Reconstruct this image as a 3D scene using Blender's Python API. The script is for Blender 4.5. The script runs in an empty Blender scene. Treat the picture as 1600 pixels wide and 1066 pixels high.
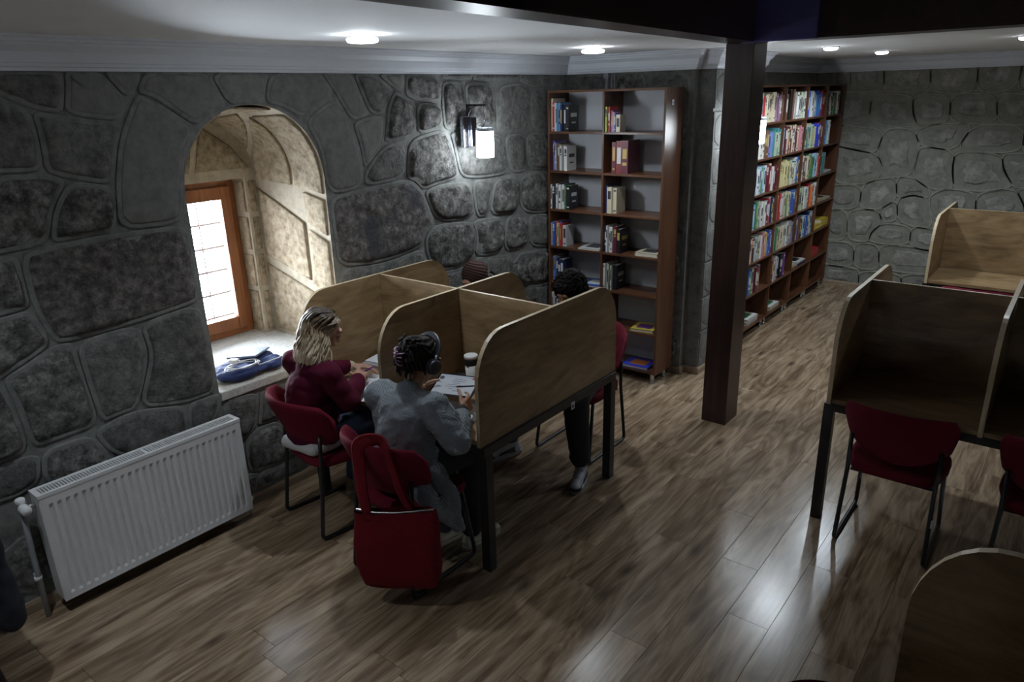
import bpy, bmesh, math, random
from mathutils import Vector, Matrix, noise, Euler
PI = math.pi
random.seed(7)
SC = bpy.context.scene
COL = SC.collection
# ------------------------------------------------------------------ camera
cam_d = bpy.data.cameras.new('camera')
cam = bpy.data.objects.new('camera', cam_d); COL.objects.link(cam); SC.camera = cam
cam_d.sensor_width = 36.0; cam_d.lens = 36.0 * 1121.93 / 1600.0
cam_d.clip_start = 0.02; cam_d.clip_end = 200
_p, _r, _y = 0.330682, -0.0262234, 0.674727
_fw = Vector((-math.sin(_y) * math.cos(_p), math.cos(_y) * math.cos(_p), -math.sin(_p)))
_ri = Vector((math.cos(_y), math.sin(_y), 0)); _up = _ri.cross(_fw)
_r2 = _ri * math.cos(_r) + _up * math.sin(_r); _u2 = -_ri * math.sin(_r) + _up * math.cos(_r)
_m = Matrix((_r2, _u2, -_fw)).transposed().to_4x4(); _m.translation = Vector((0, 0, 2.35))
cam.matrix_world = _m
# ------------------------------------------------------------------ world, exposure
w = bpy.data.worlds.new('daylight'); SC.world = w; w.use_nodes = True
_bg = w.node_tree.nodes['Background']; _bg.inputs[0].default_value = (0.80, 0.90, 1.0, 1); _bg.inputs[1].default_value = 60.0
SC.view_settings.view_transform = 'Standard'; SC.view_settings.look = 'None'
SC.view_settings.exposure = 0.0; SC.view_settings.gamma = 1.0
try: SC.view_settings.use_curve_mapping = False
except Exception: pass
def lamp(name, kind, loc, power, color=(1, 1, 1), rot=(0, 0, 0), **kw):
    d = bpy.data.lights.new(name, kind); d.energy = power; d.color = color
    for k, v in kw.items(): setattr(d, k, v)
    o = bpy.data.objects.new(name, d); COL.objects.link(o); o.location = loc; o.rotation_euler = rot
    return o
# the window lets the daylight in: a portal only guides the sampling of the sky
_pt = lamp('window_portal', 'AREA', (-4.72, 2.37, 1.36), 1.0, rot=(0, -PI / 2, 0), shape='RECTANGLE', size=1.1, size_y=0.62)
_pt.data.cycles.is_portal = True
COOL = (0.84, 0.93, 1.0)
# ------------------------------------------------------------------ materials
MATS = {}
def nt(name):
    m = bpy.data.materials.new(name); m.use_nodes = True; MATS[name] = m
    n = m.node_tree.nodes; return m, n, m.node_tree.links, n['Principled BSDF']
def c4(c): return (c[0], c[1], c[2], 1)
def plain(name, col, rough=0.6, metal=0.0, spec=0.5, var=0.0, vscale=30, bump=0.0, bscale=120, emit=0, trans=0):
    m, n, l, b = nt(name)
    b.inputs['Base Color'].default_value = c4(col); b.inputs['Roughness'].default_value = rough
    b.inputs['Metallic'].default_value = metal; b.inputs['Specular IOR Level'].default_value = spec
    if trans: b.inputs['Transmission Weight'].default_value = trans
    if emit:
        b.inputs['Emission Color'].default_value = c4(col); b.inputs['Emission Strength'].default_value = emit
    tc = n.new('ShaderNodeTexCoord')
    if var:
        t = n.new('ShaderNodeTexNoise'); t.inputs['Scale'].default_value = vscale; t.inputs['Detail'].default_value = 4
        l.new(tc.outputs['Object'], t.inputs['Vector'])
        r = n.new('ShaderNodeValToRGB'); r.color_ramp.elements[0].position = 0.3; r.color_ramp.elements[1].position = 0.7
        r.color_ramp.elements[0].color = c4([max(0, x * (1 - var)) for x in col]); r.color_ramp.elements[1].color = c4([min(1, x * (1 + var)) for x in col])
        l.new(t.outputs['Fac'], r.inputs['Fac']); l.new(r.outputs['Color'], b.inputs['Base Color'])
    if bump:
        t2 = n.new('ShaderNodeTexNoise'); t2.inputs['Scale'].default_value = bscale; t2.inputs['Detail'].default_value = 3
        l.new(tc.outputs['Object'], t2.inputs['Vector'])
        bp = n.new('ShaderNodeBump'); bp.inputs['Strength'].default_value = bump; bp.inputs['Distance'].default_value = 0.01
        l.new(t2.outputs['Fac'], bp.inputs['Height']); l.new(bp.outputs['Normal'], b.inputs['Normal'])
    return m
def wood(name, cols, axis=1, rough=0.4, scale=6.0, stretch=14.0, spec=0.5, knots=0.0, objrand=0.0, bump=0.05, coat=0.0, fine=0.35, rings=0.0, ringamt=0.05):
    """cols: dark, mid, light; grain runs along local axis"""
    m, n, l, b = nt(name)
    tc = n.new('ShaderNodeTexCoord'); vec = tc.outputs['Object']
    oi = n.new('ShaderNodeObjectInfo')
    if objrand:
        ad = n.new('ShaderNodeVectorMath'); ad.operation = 'MULTIPLY_ADD'
        cx = n.new('ShaderNodeCombineXYZ')
        for i in range(3): l.new(oi.outputs['Random'], cx.inputs[i])
        l.new(cx.outputs[0], ad.inputs[0]); ad.inputs[1].default_value = (17.3, 29.1, 41.7); l.new(vec, ad.inputs[2]); vec = ad.outputs[0]
    mp = n.new('ShaderNodeMapping'); s = [scale] * 3; s[axis] = scale / stretch * 2.2; mp.inputs['Scale'].default_value = s
    l.new(vec, mp.inputs['Vector'])
    t = n.new('ShaderNodeTexNoise'); t.inputs['Scale'].default_value = 1.6; t.inputs['Detail'].default_value = 6; t.inputs['Roughness'].default_value = 0.6; t.inputs['Distortion'].default_value = 1.2
    l.new(mp.outputs[0], t.inputs['Vector'])
    mp2 = n.new('ShaderNodeMapping'); s = [scale * 12] * 3; s[axis] = scale * 0.5; mp2.inputs['Scale'].default_value = s
    l.new(vec, mp2.inputs['Vector'])
    t2 = n.new('ShaderNodeTexNoise'); t2.inputs['Scale'].default_value = 1.5; t2.inputs['Detail'].default_value = 4
    l.new(mp2.outputs[0], t2.inputs['Vector'])
    mx = n.new('ShaderNodeMath'); mx.operation = 'MULTIPLY_ADD'; mx.inputs[1].default_value = fine
    l.new(t2.outputs['Fac'], mx.inputs[0])
    sc = n.new('ShaderNodeMath'); sc.operation = 'MULTIPLY'; sc.inputs[1].default_value = 1.07 - fine; l.new(t.outputs['Fac'], sc.inputs[0]); l.new(sc.outputs[0], mx.inputs[2])
    if rings:
        t4 = n.new('ShaderNodeTexNoise'); t4.inputs['Scale'].default_value = 0.75; t4.inputs['Detail'].default_value = 1.5; t4.inputs['Distortion'].default_value = 0.6; l.new(mp.outputs[0], t4.inputs['Vector'])
        m1 = n.new('ShaderNodeMath'); m1.operation = 'MULTIPLY'; m1.inputs[1].default_value = rings; l.new(t4.outputs['Fac'], m1.inputs[0])
        m2 = n.new('ShaderNodeMath'); m2.operation = 'SINE'; l.new(m1.outputs[0], m2.inputs[0])
        m3 = n.new('ShaderNodeMath'); m3.operation = 'MULTIPLY_ADD'; m3.inputs[1].default_value = ringamt; l.new(m2.outputs[0], m3.inputs[0]); l.new(mx.outputs[0], m3.inputs[2]); mx = m3
    r = n.new('ShaderNodeValToRGB'); e = r.color_ramp.elements
    e[0].position = 0.36; e[0].color = c4(cols[0]); e[1].position = 0.68; e[1].color = c4(cols[2])
    x = e.new(0.52); x.color = c4(cols[1])
    l.new(mx.outputs[0], r.inputs['Fac']); out = r.outputs['Color']
    if knots:
        mp3 = n.new('ShaderNodeMapping'); s = [5.2] * 3; s[axis] = 1.9; mp3.inputs['Scale'].default_value = s; l.new(vec, mp3.inputs['Vector'])
        vo = n.new('ShaderNodeTexVoronoi'); vo.inputs['Scale'].default_value = 1.0; l.new(mp3.outputs[0], vo.inputs['Vector'])
        kr = n.new('ShaderNodeValToRGB'); kr.color_ramp.elements[0].position = 0.03; kr.color_ramp.elements[0].color = (knots,) * 3 + (1,); kr.color_ramp.elements[1].position = 0.2; kr.color_ramp.elements[1].color = (0, 0, 0, 1)
        l.new(vo.outputs['Distance'], kr.inputs['Fac'])
        mk = n.new('ShaderNodeMix'); mk.data_type = 'RGBA'; l.new(kr.outputs['Color'], mk.inputs['Factor']); l.new(out, mk.inputs['A']); mk.inputs['B'].default_value = c4([x * 0.45 for x in cols[0]]); out = mk.outputs['Result']
    if objrand:
        hs = n.new('ShaderNodeHueSaturation'); mr = n.new('ShaderNodeMapRange'); mr.inputs['To Min'].default_value = 1 - objrand; mr.inputs['To Max'].default_value = 1 + objrand
        l.new(oi.outputs['Random'], mr.inputs['Value']); l.new(mr.outputs[0], hs.inputs['Value']); l.new(out, hs.inputs['Color']); out = hs.outputs['Color']
    l.new(out, b.inputs['Base Color'])
    b.inputs['Roughness'].default_value = rough; b.inputs['Specular IOR Level'].default_value = spec
    if coat: b.inputs['Coat Weight'].default_value = coat; b.inputs['Coat Roughness'].default_value = 0.25
    if bump:
        bp = n.new('ShaderNodeBump'); bp.inputs['Strength'].default_value = bump; bp.inputs['Distance'].default_value = 0.004
        l.new(mx.outputs[0], bp.inputs['Height']); l.new(bp.outputs['Normal'], b.inputs['Normal'])
    return m
def stone(name, dark, mid, light, bump=0.8, scale=9.0, rough=0.85, objrand=0.15, patch=None, bd=0.02, lo=0.34, hi=0.70, nr=0.68):
    m, n, l, b = nt(name)
    tc = n.new('ShaderNodeTexCoord'); oi = n.new('ShaderNodeObjectInfo')
    t = n.new('ShaderNodeTexNoise'); t.inputs['Scale'].default_value = scale; t.inputs['Detail'].default_value = 9; t.inputs['Roughness'].default_value = nr
    l.new(tc.outputs['Object'], t.inputs['Vector'])
    r = n.new('ShaderNodeValToRGB'); e = r.color_ramp.elements
    e[0].position = lo; e[0].color = c4(dark); e[1].position = hi; e[1].color = c4(light); x = e.new(0.5); x.color = c4(mid)
    l.new(t.outputs['Fac'], r.inputs['Fac']); out = r.outputs['Color']
    if patch:
        t3 = n.new('ShaderNodeTexNoise'); t3.inputs['Scale'].default_value = 3.3; t3.inputs['Detail'].default_value = 7; l.new(tc.outputs['Object'], t3.inputs['Vector'])
        r3 = n.new('ShaderNodeValToRGB'); r3.color_ramp.elements[0].position = 0.56; r3.color_ramp.elements[1].position = 0.66; l.new(t3.outputs['Fac'], r3.inputs['Fac'])
        mk = n.new('ShaderNodeMix'); mk.data_type = 'RGBA'; l.new(r3.outputs['Color'], mk.inputs['Factor']); l.new(out, mk.inputs['A']); mk.inputs['B'].default_value = c4(patch); out = mk.outputs['Result']
    if objrand:
        hs = n.new('ShaderNodeHueSaturation'); mr = n.new('ShaderNodeMapRange'); mr.inputs['To Min'].default_value = 1 - objrand; mr.inputs['To Max'].default_value = 1 + objrand
        l.new(oi.outputs['Random'], mr.inputs['Value']); l.new(mr.outputs[0], hs.inputs['Value']); l.new(out, hs.inputs['Color']); out = hs.outputs['Color']
    l.new(out, b.inputs['Base Color']); b.inputs['Roughness'].default_value = rough; b.inputs['Specular IOR Level'].default_value = 0.3
    t2 = n.new('ShaderNodeTexNoise'); t2.inputs['Scale'].default_value = scale * 1.7; t2.inputs['Detail'].default_value = 8; t2.inputs['Roughness'].default_value = 0.7
    l.new(tc.outputs['Object'], t2.inputs['Vector'])
    bp = n.new('ShaderNodeBump'); bp.inputs['Strength'].default_value = bump; bp.inputs['Distance'].default_value = bd
    l.new(t2.outputs['Fac'], bp.inputs['Height']); l.new(bp.outputs['Normal'], b.inputs['Normal'])
    return m
# ------------------------------------------------------------------ mesh helpers
class G:
    def __init__(s): s.v = []; s.f = []; s.m = []; s.s = []
    def add(s, vs, fs, mi=0, smooth=False):
        o = len(s.v); s.v += [tuple(x) for x in vs]
        for f in fs: s.f.append(tuple(i + o for i in f)); s.m.append(mi); s.s.append(smooth)
        return s
    def box(s, x0, x1, y0, y1, z0, z1, mi=0, M=None):
        vs = [Vector((x, y, z)) for z in (z0, z1) for y in (y0, y1) for x in (x0, x1)]
        if M is not None: vs = [M @ v for v in vs]
        return s.add(vs, [(0, 2, 3, 1), (4, 5, 7, 6), (0, 1, 5, 4), (2, 6, 7, 3), (0, 4, 6, 2), (1, 3, 7, 5)], mi)
    def bbox(s, x0, x1, y0, y1, z0, z1, b=0.004, mi=0, M=None):
        """box with chamfered edges"""
        bm = bmesh.new(); bmesh.ops.create_cube(bm, size=1)
        for v in bm.verts: v.co = Vector(((x0 + x1) / 2 + v.co.x * (x1 - x0), (y0 + y1) / 2 + v.co.y * (y1 - y0), (z0 + z1) / 2 + v.co.z * (z1 - z0)))
        bmesh.ops.bevel(bm, geom=bm.edges[:], offset=b, segments=2, affect='EDGES', profile=0.5)
        bm.verts.index_update()
        vs = [(M @ v.co) if M is not None else v.co.copy() for v in bm.verts]
        s.add(vs, [tuple(v.index for v in f.verts) for f in bm.faces], mi); bm.free(); return s
    def tube(s, path, r, n=10, mi=0, caps=True, closed=False, flat=None):
        P = [Vector(p) for p in path]; k = len(P); rs = r if isinstance(r, (list, tuple)) else [r] * k
        up = None; rings = []
        for i in range(k):
            if closed: t = (P[(i + 1) % k] - P[i - 1]).normalized()
            else: t = (P[min(i + 1, k - 1)] - P[max(i - 1, 0)]).normalized()
            if up is None:
                a = Vector((0, 0, 1)) if abs(t.z) < 0.9 else Vector((1, 0, 0)); up = (a - t * a.dot(t)).normalized()
            else:
                up = up - t * up.dot(t); up = up.normalized() if up.length > 1e-6 else t.orthogonal().normalized()
            sd = t.cross(up); fx, fy = flat if flat else (1, 1)
            rings.append([P[i] + (sd * math.cos(2 * PI * j / n) * fx + up * math.sin(2 * PI * j / n) * fy) * rs[i] for j in range(n)])
        vs = [v for rg in rings for v in rg]; fs = []
        for i in range(k if closed else k - 1):
            a = i * n; b = ((i + 1) % k) * n
            for j in range(n): fs.append((a + j, a + (j + 1) % n, b + (j + 1) % n, b + j))
        s.add(vs, fs, mi, True)
        if caps and not closed:
            o = len(s.v) - len(vs)
            s.f.append(tuple(o + j for j in reversed(range(n)))); s.m.append(mi); s.s.append(False)
            s.f.append(tuple(o + (k - 1) * n + j for j in range(n))); s.m.append(mi); s.s.append(False)
        return s
    def lathe(s, prof, c=(0, 0, 0), n=24, mi=0, M=None, smooth=True):
        """prof: list of (radius, z)"""
        vs = []; fs = []; k = len(prof)
        for (r, z) in prof:
            for j in range(n):
                v = Vector((c[0] + r * math.cos(2 * PI * j / n), c[1] + r * math.sin(2 * PI * j / n), c[2] + z)); vs.append(M @ v if M is not None else v)
        for i in range(k - 1):
            for j in range(n): fs.append((i * n + j, i * n + (j + 1) % n, (i + 1) * n + (j + 1) % n, (i + 1) * n + j))
        s.add(vs, fs, mi, smooth)
        o = len(s.v) - len(vs)
        if prof[0][0] > 1e-6: s.f.append(tuple(o + j for j in reversed(range(n)))); s.m.append(mi); s.s.append(False)
        if prof[-1][0] > 1e-6: s.f.append(tuple(o + (k - 1) * n + j for j in range(n))); s.m.append(mi); s.s.append(False)
        return s
    def prism(s, pts, fn, d0, d1, mi=0, mi_side=None):
        """pts: 2D outline (ccw); fn(u,v,d)->world; extruded from d0 to d1"""
        k = len(pts); vs = [fn(u, v, d0) for u, v in pts] + [fn(u, v, d1) for u, v in pts]; o = len(s.v)
        s.v += [tuple(x) for x in vs]
        s.f.append(tuple(o + i for i in reversed(range(k)))); s.m.append(mi); s.s.append(False)
        s.f.append(tuple(o + k + i for i in range(k))); s.m.append(mi); s.s.append(False)
        for i in range(k):
            s.f.append((o + i, o + (i + 1) % k, o + k + (i + 1) % k, o + k + i)); s.m.append(mi if mi_side is None else mi_side); s.s.append(False)
        return s
    def grid(s, rows, mi=0, smooth=True, closed_u=False):
        """rows: list of equal-length vertex rows"""
        a = len(rows); b = len(rows[0]); fs = []
        for i in range(a - 1):
            for j in range(b if closed_u else b - 1): fs.append((i * b + j, i * b + (j + 1) % b, (i + 1) * b + (j + 1) % b, (i + 1) * b + j))
        return s.add([v for r in rows for v in r], fs, mi, smooth)
    def build(s, name, mats, parent=None, fixn=True):
        me = bpy.data.meshes.new(name); me.from_pydata(s.v, [], s.f)
        if not isinstance(mats, (list, tuple)): mats = [mats]
        for m in mats: me.materials.append(MATS[m] if isinstance(m, str) else m)
        me.polygons.foreach_set('material_index', s.m); me.polygons.foreach_set('use_smooth', s.s)
        if fixn:
            bm = bmesh.new(); bm.from_mesh(me); bmesh.ops.recalc_face_normals(bm, faces=bm.faces[:]); bm.to_mesh(me); bm.free()
        me.update(); o = bpy.data.objects.new(name, me); COL.objects.link(o)
        if parent is not None: o.parent = parent
        return o
def tag(o, label, cat, group=None, kind=None):
    o['label'] = label; o['category'] = cat
    if group: o['group'] = group
    if kind: o['kind'] = kind
    return o
def struct(o, label=None, cat=None):
    o['kind'] = 'structure'
    if label: o['label'] = label
    if cat: o['category'] = cat
    return o
def thing(name, label, cat, loc=(0, 0, 0), rz=0, group=None):
    o = bpy.data.objects.new(name, None); COL.objects.link(o); o.empty_display_size = 0.1
    o.location = loc; o.rotation_euler = (0, 0, rz); tag(o, label, cat, group); return o
def dup(root, loc, rz, label=None, group=None):
    r = root.copy(); COL.objects.link(r); r.location = loc; r.rotation_euler = (0, 0, rz)
    if label: r['label'] = label
    if group: r['group'] = group
    for ch in list(root.children):
        c = ch.copy(); COL.objects.link(c); c.parent = r
        for g in ch.children:
            d = g.copy(); COL.objects.link(d); d.parent = c
    return r
def fillet(pts, r, n=5):
    """round the corners of an open 3D polyline"""
    P = [Vector(p) for p in pts]; out = [P[0]]
    for i in range(1, len(P) - 1):
        a = (P[i - 1] - P[i]); b = (P[i + 1] - P[i]); d = min(r, a.length * 0.45, b.length * 0.45)
        p0 = P[i] + a.normalized() * d; p1 = P[i] + b.normalized() * d
        for k in range(n + 1):
            t = k / n; out.append(p0 * (1 - t) ** 2 + P[i] * 2 * t * (1 - t) + p1 * t * t)
    out.append(P[-1]); return out
def spline(pts, n=8):
    """Catmull-Rom through points"""
    P = [Vector(p) for p in pts]; P = [P[0] * 2 - P[1]] + P + [P[-1] * 2 - P[-2]]; out = []
    for i in range(1, len(P) - 2):
        for k in range(n):
            t = k / n; a, b, c, d = P[i - 1:i + 3]
            out.append(0.5 * ((2 * b) + (c - a) * t + (2 * a - 5 * b + 4 * c - d) * t * t + (3 * b - a - 3 * c + d) * t ** 3))
    out.append(P[-2]); return out
def blob(name, prims, mat, parent, voxel=0.008, smooth=6, disp=None, factor=0.5, build=True):
    """one continuous surface from overlapping ellipsoids ('e', centre, radii, euler) and tapered limbs ('c', p0, r0, p1, r1)"""
    bm = bmesh.new()
    for p in prims:
        if p[0] == 'e':
            rot = Euler(p[3]).to_matrix().to_4x4() if len(p) > 3 else Matrix()
            M = Matrix.Translation(p[1]) @ rot @ Matrix.Diagonal((p[2][0], p[2][1], p[2][2], 1))
            bmesh.ops.create_uvsphere(bm, u_segments=20, v_segments=14, radius=1, matrix=M)
        else:
            a, ra, b, rb = Vector(p[1]), p[2], Vector(p[3]), p[4]
            d = b - a; L = d.length
            q = Vector((0, 0, 1)).rotation_difference(d.normalized()).to_matrix().to_4x4() if L > 1e-6 else Matrix()
            fl = p[5] if len(p) > 5 else (1, 1)
            n = 16; rows = []
            for i in range(6): t = -PI / 2 + PI / 2 * i / 5; rows.append((ra * math.cos(t), ra * math.sin(t)))
            for i in range(6): t = PI / 2 * i / 5; rows.append((rb * math.cos(t), L + rb * math.sin(t)))
            vs = []
            for (r, z) in rows:
                vs.append([bm.verts.new(Matrix.Translation(a) @ q @ Vector((max(r, 1e-4) * math.cos(2 * PI * j / n) * fl[0], max(r, 1e-4) * math.sin(2 * PI * j / n) * fl[1], z))) for j in range(n)])
            for i in range(len(vs) - 1):
                for j in range(n): bm.faces.new((vs[i][j], vs[i][(j + 1) % n], vs[i + 1][(j + 1) % n], vs[i + 1][j]))
            bm.faces.new(list(reversed(vs[0]))); bm.faces.new(vs[-1])
    bmesh.ops.recalc_face_normals(bm, faces=bm.faces[:])
    me = bpy.data.meshes.new(name + '_src'); bm.to_mesh(me); bm.free()
    o = bpy.data.objects.new(name + '_src', me); COL.objects.link(o)
    md = o.modifiers.new('r', 'REMESH'); md.mode = 'VOXEL'; md.voxel_size = voxel
    if smooth:
        sm = o.modifiers.new('s', 'SMOOTH'); sm.iterations = smooth; sm.factor = factor
    dg = bpy.context.evaluated_depsgraph_get(); dg.update()
    m2 = bpy.data.meshes.new_from_object(o.evaluated_get(dg)); m2.name = name
    bpy.data.objects.remove(o); bpy.data.meshes.remove(me)
    if disp:
        ns = [v.normal.copy() for v in m2.vertices]
        for v, nn in zip(m2.vertices, ns): v.co = v.co + nn * disp(v.co)
    m2.materials.clear(); m2.materials.append(MATS[mat])
    m2.polygons.foreach_set('use_smooth', [True] * len(m2.polygons)); m2.update()
    r = bpy.data.objects.new(name, m2); COL.objects.link(r)
    if parent is not None: r.parent = parent
    return r
# stone outlines on the two rubble walls, metres along the wall and height
LEFT_STONES = [
('m',[(1.15,2.42),(1.18,2.40),(1.29,2.34),(1.42,2.31),(1.45,2.43),(1.46,2.51),(1.17,2.51)]),
('s',[(1.45,2.43),(1.42,2.31),(1.68,2.27),(1.71,2.38),(1.61,2.51),(1.46,2.51)]),
('s',[(1.71,2.38),(1.76,2.40),(1.82,2.51),(1.61,2.51)]),
('s',[(1.68,2.27),(1.63,2.17),(1.58,1.98),(1.55,1.76),(1.89,1.75),(1.90,1.88),(1.95,2.09),(2.04,2.23),(1.92,2.32),(1.80,2.39),(1.76,2.40)]),
('s',[(1.76,2.40),(1.84,2.38),(1.92,2.32),(2.04,2.23),(2.13,2.29),(2.24,2.33),(2.15,2.51),(1.82,2.51)]),
('s',[(2.24,2.33),(2.35,2.34),(2.46,2.34),(2.52,2.51),(2.15,2.51)]),
('s',[(2.46,2.34),(2.59,2.31),(2.71,2.24),(2.97,2.37),(2.87,2.51),(2.52,2.51)]),
('s',[(2.97,2.37),(2.71,2.24),(2.81,2.07),(2.83,1.78),(3.13,1.80),(3.13,2.01),(3.07,2.21)]),
('m',[(1.07,2.08),(1.11,2.08),(1.29,2.07),(1.30,2.22),(1.29,2.34),(1.18,2.40),(1.15,2.42)]),
('m',[(1.30,2.22),(1.29,2.07),(1.38,2.03),(1.58,1.98),(1.63,2.17),(1.68,2.27),(1.42,2.31),(1.29,2.34)]),
('r',[(0.99,1.74),(1.03,1.74),(1.24,1.75),(1.29,1.91),(1.38,2.03),(1.29,2.07),(1.07,2.08)]),
('r',[(1.29,1.91),(1.24,1.75),(1.39,1.76),(1.55,1.76),(1.58,1.98),(1.38,2.03)]),
('R',[(1.11,1.48),(1.16,1.29),(1.25,1.28),(1.56,1.29),(1.90,1.32),(1.91,1.40),(1.91,1.63),(1.89,1.75),(1.55,1.76),(1.24,1.75),(1.11,1.73)]),
('r',[(0.93,1.47),(0.98,1.47),(1.11,1.48),(1.11,1.60),(1.11,1.73),(0.99,1.74)]),
('r',[(0.86,1.18),(0.92,1.19),(1.02,1.23),(1.16,1.29),(1.11,1.48),(0.98,1.47),(0.93,1.47)]),
('r',[(1.25,1.28),(1.16,1.29),(1.02,1.23),(0.92,1.19),(0.95,1.05),(0.96,0.82),(1.10,0.82),(1.28,0.83),(1.26,1.07)]),
('m',[(1.26,1.07),(1.28,0.83),(1.38,0.84),(1.47,0.84),(1.57,1.07),(1.58,1.15),(1.56,1.29),(1.25,1.28)]),
('m',[(1.58,1.15),(1.57,1.07),(1.47,0.84),(1.72,0.78),(1.92,0.78),(1.92,1.10),(1.90,1.32),(1.56,1.29)]),
('r',[(0.77,0.80),(0.83,0.80),(0.96,0.82),(0.95,1.05),(0.92,1.19),(0.86,1.18)]),
('m',[(0.73,0.62),(0.87,0.61),(0.97,0.65),(1.00,0.80),(0.77,0.80)]),
('r',[(0.97,0.65),(1.05,0.56),(1.29,0.56),(1.30,0.64),(1.23,0.80),(1.00,0.80)]),
('m',[(1.30,0.64),(1.48,0.54),(1.69,0.52),(1.72,0.66),(1.72,0.78),(1.47,0.84),(1.38,0.84),(1.23,0.80)]),
('m',[(1.70,0.56),(1.75,0.48),(1.90,0.66),(1.94,0.73),(1.92,0.78),(1.72,0.78)]),
('m',[(1.91,0.55),(2.02,0.42),(2.12,0.48),(2.15,0.58),(2.17,0.70),(1.94,0.73)]),
('m',[(2.15,0.58),(2.12,0.48),(2.28,0.47),(2.32,0.55),(2.31,0.68),(2.17,0.70)]),
('r',[(2.02,0.42),(2.02,0.21),(2.09,0.19),(2.26,0.17),(2.33,0.22),(2.36,0.28),(2.28,0.47),(2.12,0.48)]),
('m',[(1.98,0.18),(2.02,0.08),(2.06,0.07),(2.09,0.19),(2.02,0.21)]),
('m',[(2.06,0.07),(2.42,0.05),(2.43,0.17),(2.36,0.28),(2.26,0.17),(2.09,0.19)]),
('s',[(2.91,2.45),(2.97,2.37),(3.07,2.21),(3.23,2.25),(3.19,2.31),(3.11,2.51),(2.87,2.51)]),
('m',[(3.17,2.36),(3.23,2.25),(3.34,2.24),(3.38,2.30),(3.45,2.40),(3.30,2.50),(3.11,2.51)]),
('s',[(3.45,2.40),(3.54,2.36),(3.56,2.52),(3.30,2.50)]),
('s',[(3.12,2.06),(3.13,1.90),(3.32,2.06),(3.35,2.16),(3.34,2.24),(3.23,2.25),(3.07,2.21)]),
('r',[(3.38,2.30),(3.35,2.16),(3.32,2.06),(3.63,2.09),(3.64,2.32),(3.54,2.36),(3.45,2.40)]),
('r',[(3.54,2.36),(3.64,2.32),(3.89,2.30),(3.91,2.46),(3.56,2.52)]),
('r',[(3.63,2.09),(3.90,2.14),(3.89,2.30),(3.64,2.32)]),
('r',[(3.89,2.30),(3.90,2.14),(3.96,2.11),(4.15,2.11),(4.15,2.30),(4.14,2.45),(3.91,2.46)]),
('r',[(4.15,2.30),(4.15,2.11),(4.49,2.10),(4.49,2.28),(4.46,2.44),(4.14,2.45)]),
('m',[(4.49,2.10),(4.59,2.06),(4.94,2.06),(4.94,2.40),(4.80,2.45),(4.51,2.41)]),
('m',[(4.94,2.06),(5.26,2.04),(5.26,2.41),(4.94,2.40)]),
('m',[(3.13,1.90),(3.13,1.80),(3.50,1.82),(3.54,2.08),(3.32,2.06)]),
('r',[(3.50,1.82),(3.58,1.79),(3.65,1.72),(3.84,1.75),(4.05,1.77),(3.99,2.02),(3.90,2.14),(3.54,2.08)]),
('m',[(4.05,1.77),(4.28,1.74),(4.65,1.74),(4.59,2.06),(4.28,2.10),(3.96,2.11),(3.99,2.02)]),
('m',[(4.65,1.74),(4.89,1.74),(4.86,2.06),(4.59,2.06)]),
('r',[(4.89,1.74),(5.26,1.73),(5.26,2.04),(4.86,2.06)]),
('R',[(2.84,1.53),(2.85,1.32),(3.23,1.28),(3.61,1.32),(3.64,1.40),(3.77,1.47),(3.65,1.72),(3.58,1.79),(3.50,1.82),(3.13,1.80),(2.83,1.78)]),
('r',[(3.77,1.47),(4.21,1.45),(4.17,1.74),(3.84,1.75),(3.65,1.72)]),
('m',[(4.21,1.45),(4.35,1.44),(4.46,1.73),(4.17,1.74)]),
('r',[(4.35,1.44),(4.76,1.41),(4.78,1.73),(4.46,1.73)]),
('r',[(4.76,1.41),(5.25,1.34),(5.26,1.73),(4.78,1.73)]),
('r',[(3.65,1.23),(3.77,1.11),(3.99,1.09),(4.17,1.14),(4.21,1.32),(4.16,1.44),(3.77,1.47),(3.64,1.40)]),
('r',[(4.21,1.32),(4.17,1.14),(4.53,1.11),(4.58,1.42),(4.16,1.44)]),
('r',[(4.53,1.11),(4.88,1.10),(4.89,1.39),(4.58,1.42)]),
('m',[(4.88,1.10),(5.25,1.04),(5.25,1.34),(4.89,1.39)]),
('m',[(2.81,1.03),(3.40,0.89),(3.76,0.94),(3.77,1.11),(3.65,1.23),(3.61,1.32),(3.23,1.28),(2.85,1.32)]),
('m',[(4.16,0.97),(4.33,0.95),(4.31,1.13),(4.17,1.14)]),
('m',[(4.33,0.95),(4.68,0.83),(4.67,1.08),(4.31,1.13)]),
('r',[(4.69,0.79),(5.25,0.71),(5.25,1.04),(4.67,1.08)]),
('m',[(3.78,0.84),(4.31,0.76),(4.33,0.95),(4.16,0.97),(4.17,1.14),(3.99,1.09),(3.77,1.11)]),
('m',[(4.31,0.76),(4.69,0.64),(4.68,0.83),(4.33,0.95)]),
('m',[(4.69,0.64),(5.24,0.53),(5.25,0.71),(4.69,0.79)]),
('m',[(3.91,2.46),(4.22,2.45),(4.27,2.52),(3.92,2.52)]),
('m',[(4.22,2.45),(4.46,2.44),(4.80,2.45),(4.81,2.52),(4.27,2.52)]),
('m',[(4.80,2.45),(4.94,2.40),(5.26,2.41),(5.26,2.53),(4.81,2.52)])]
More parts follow.
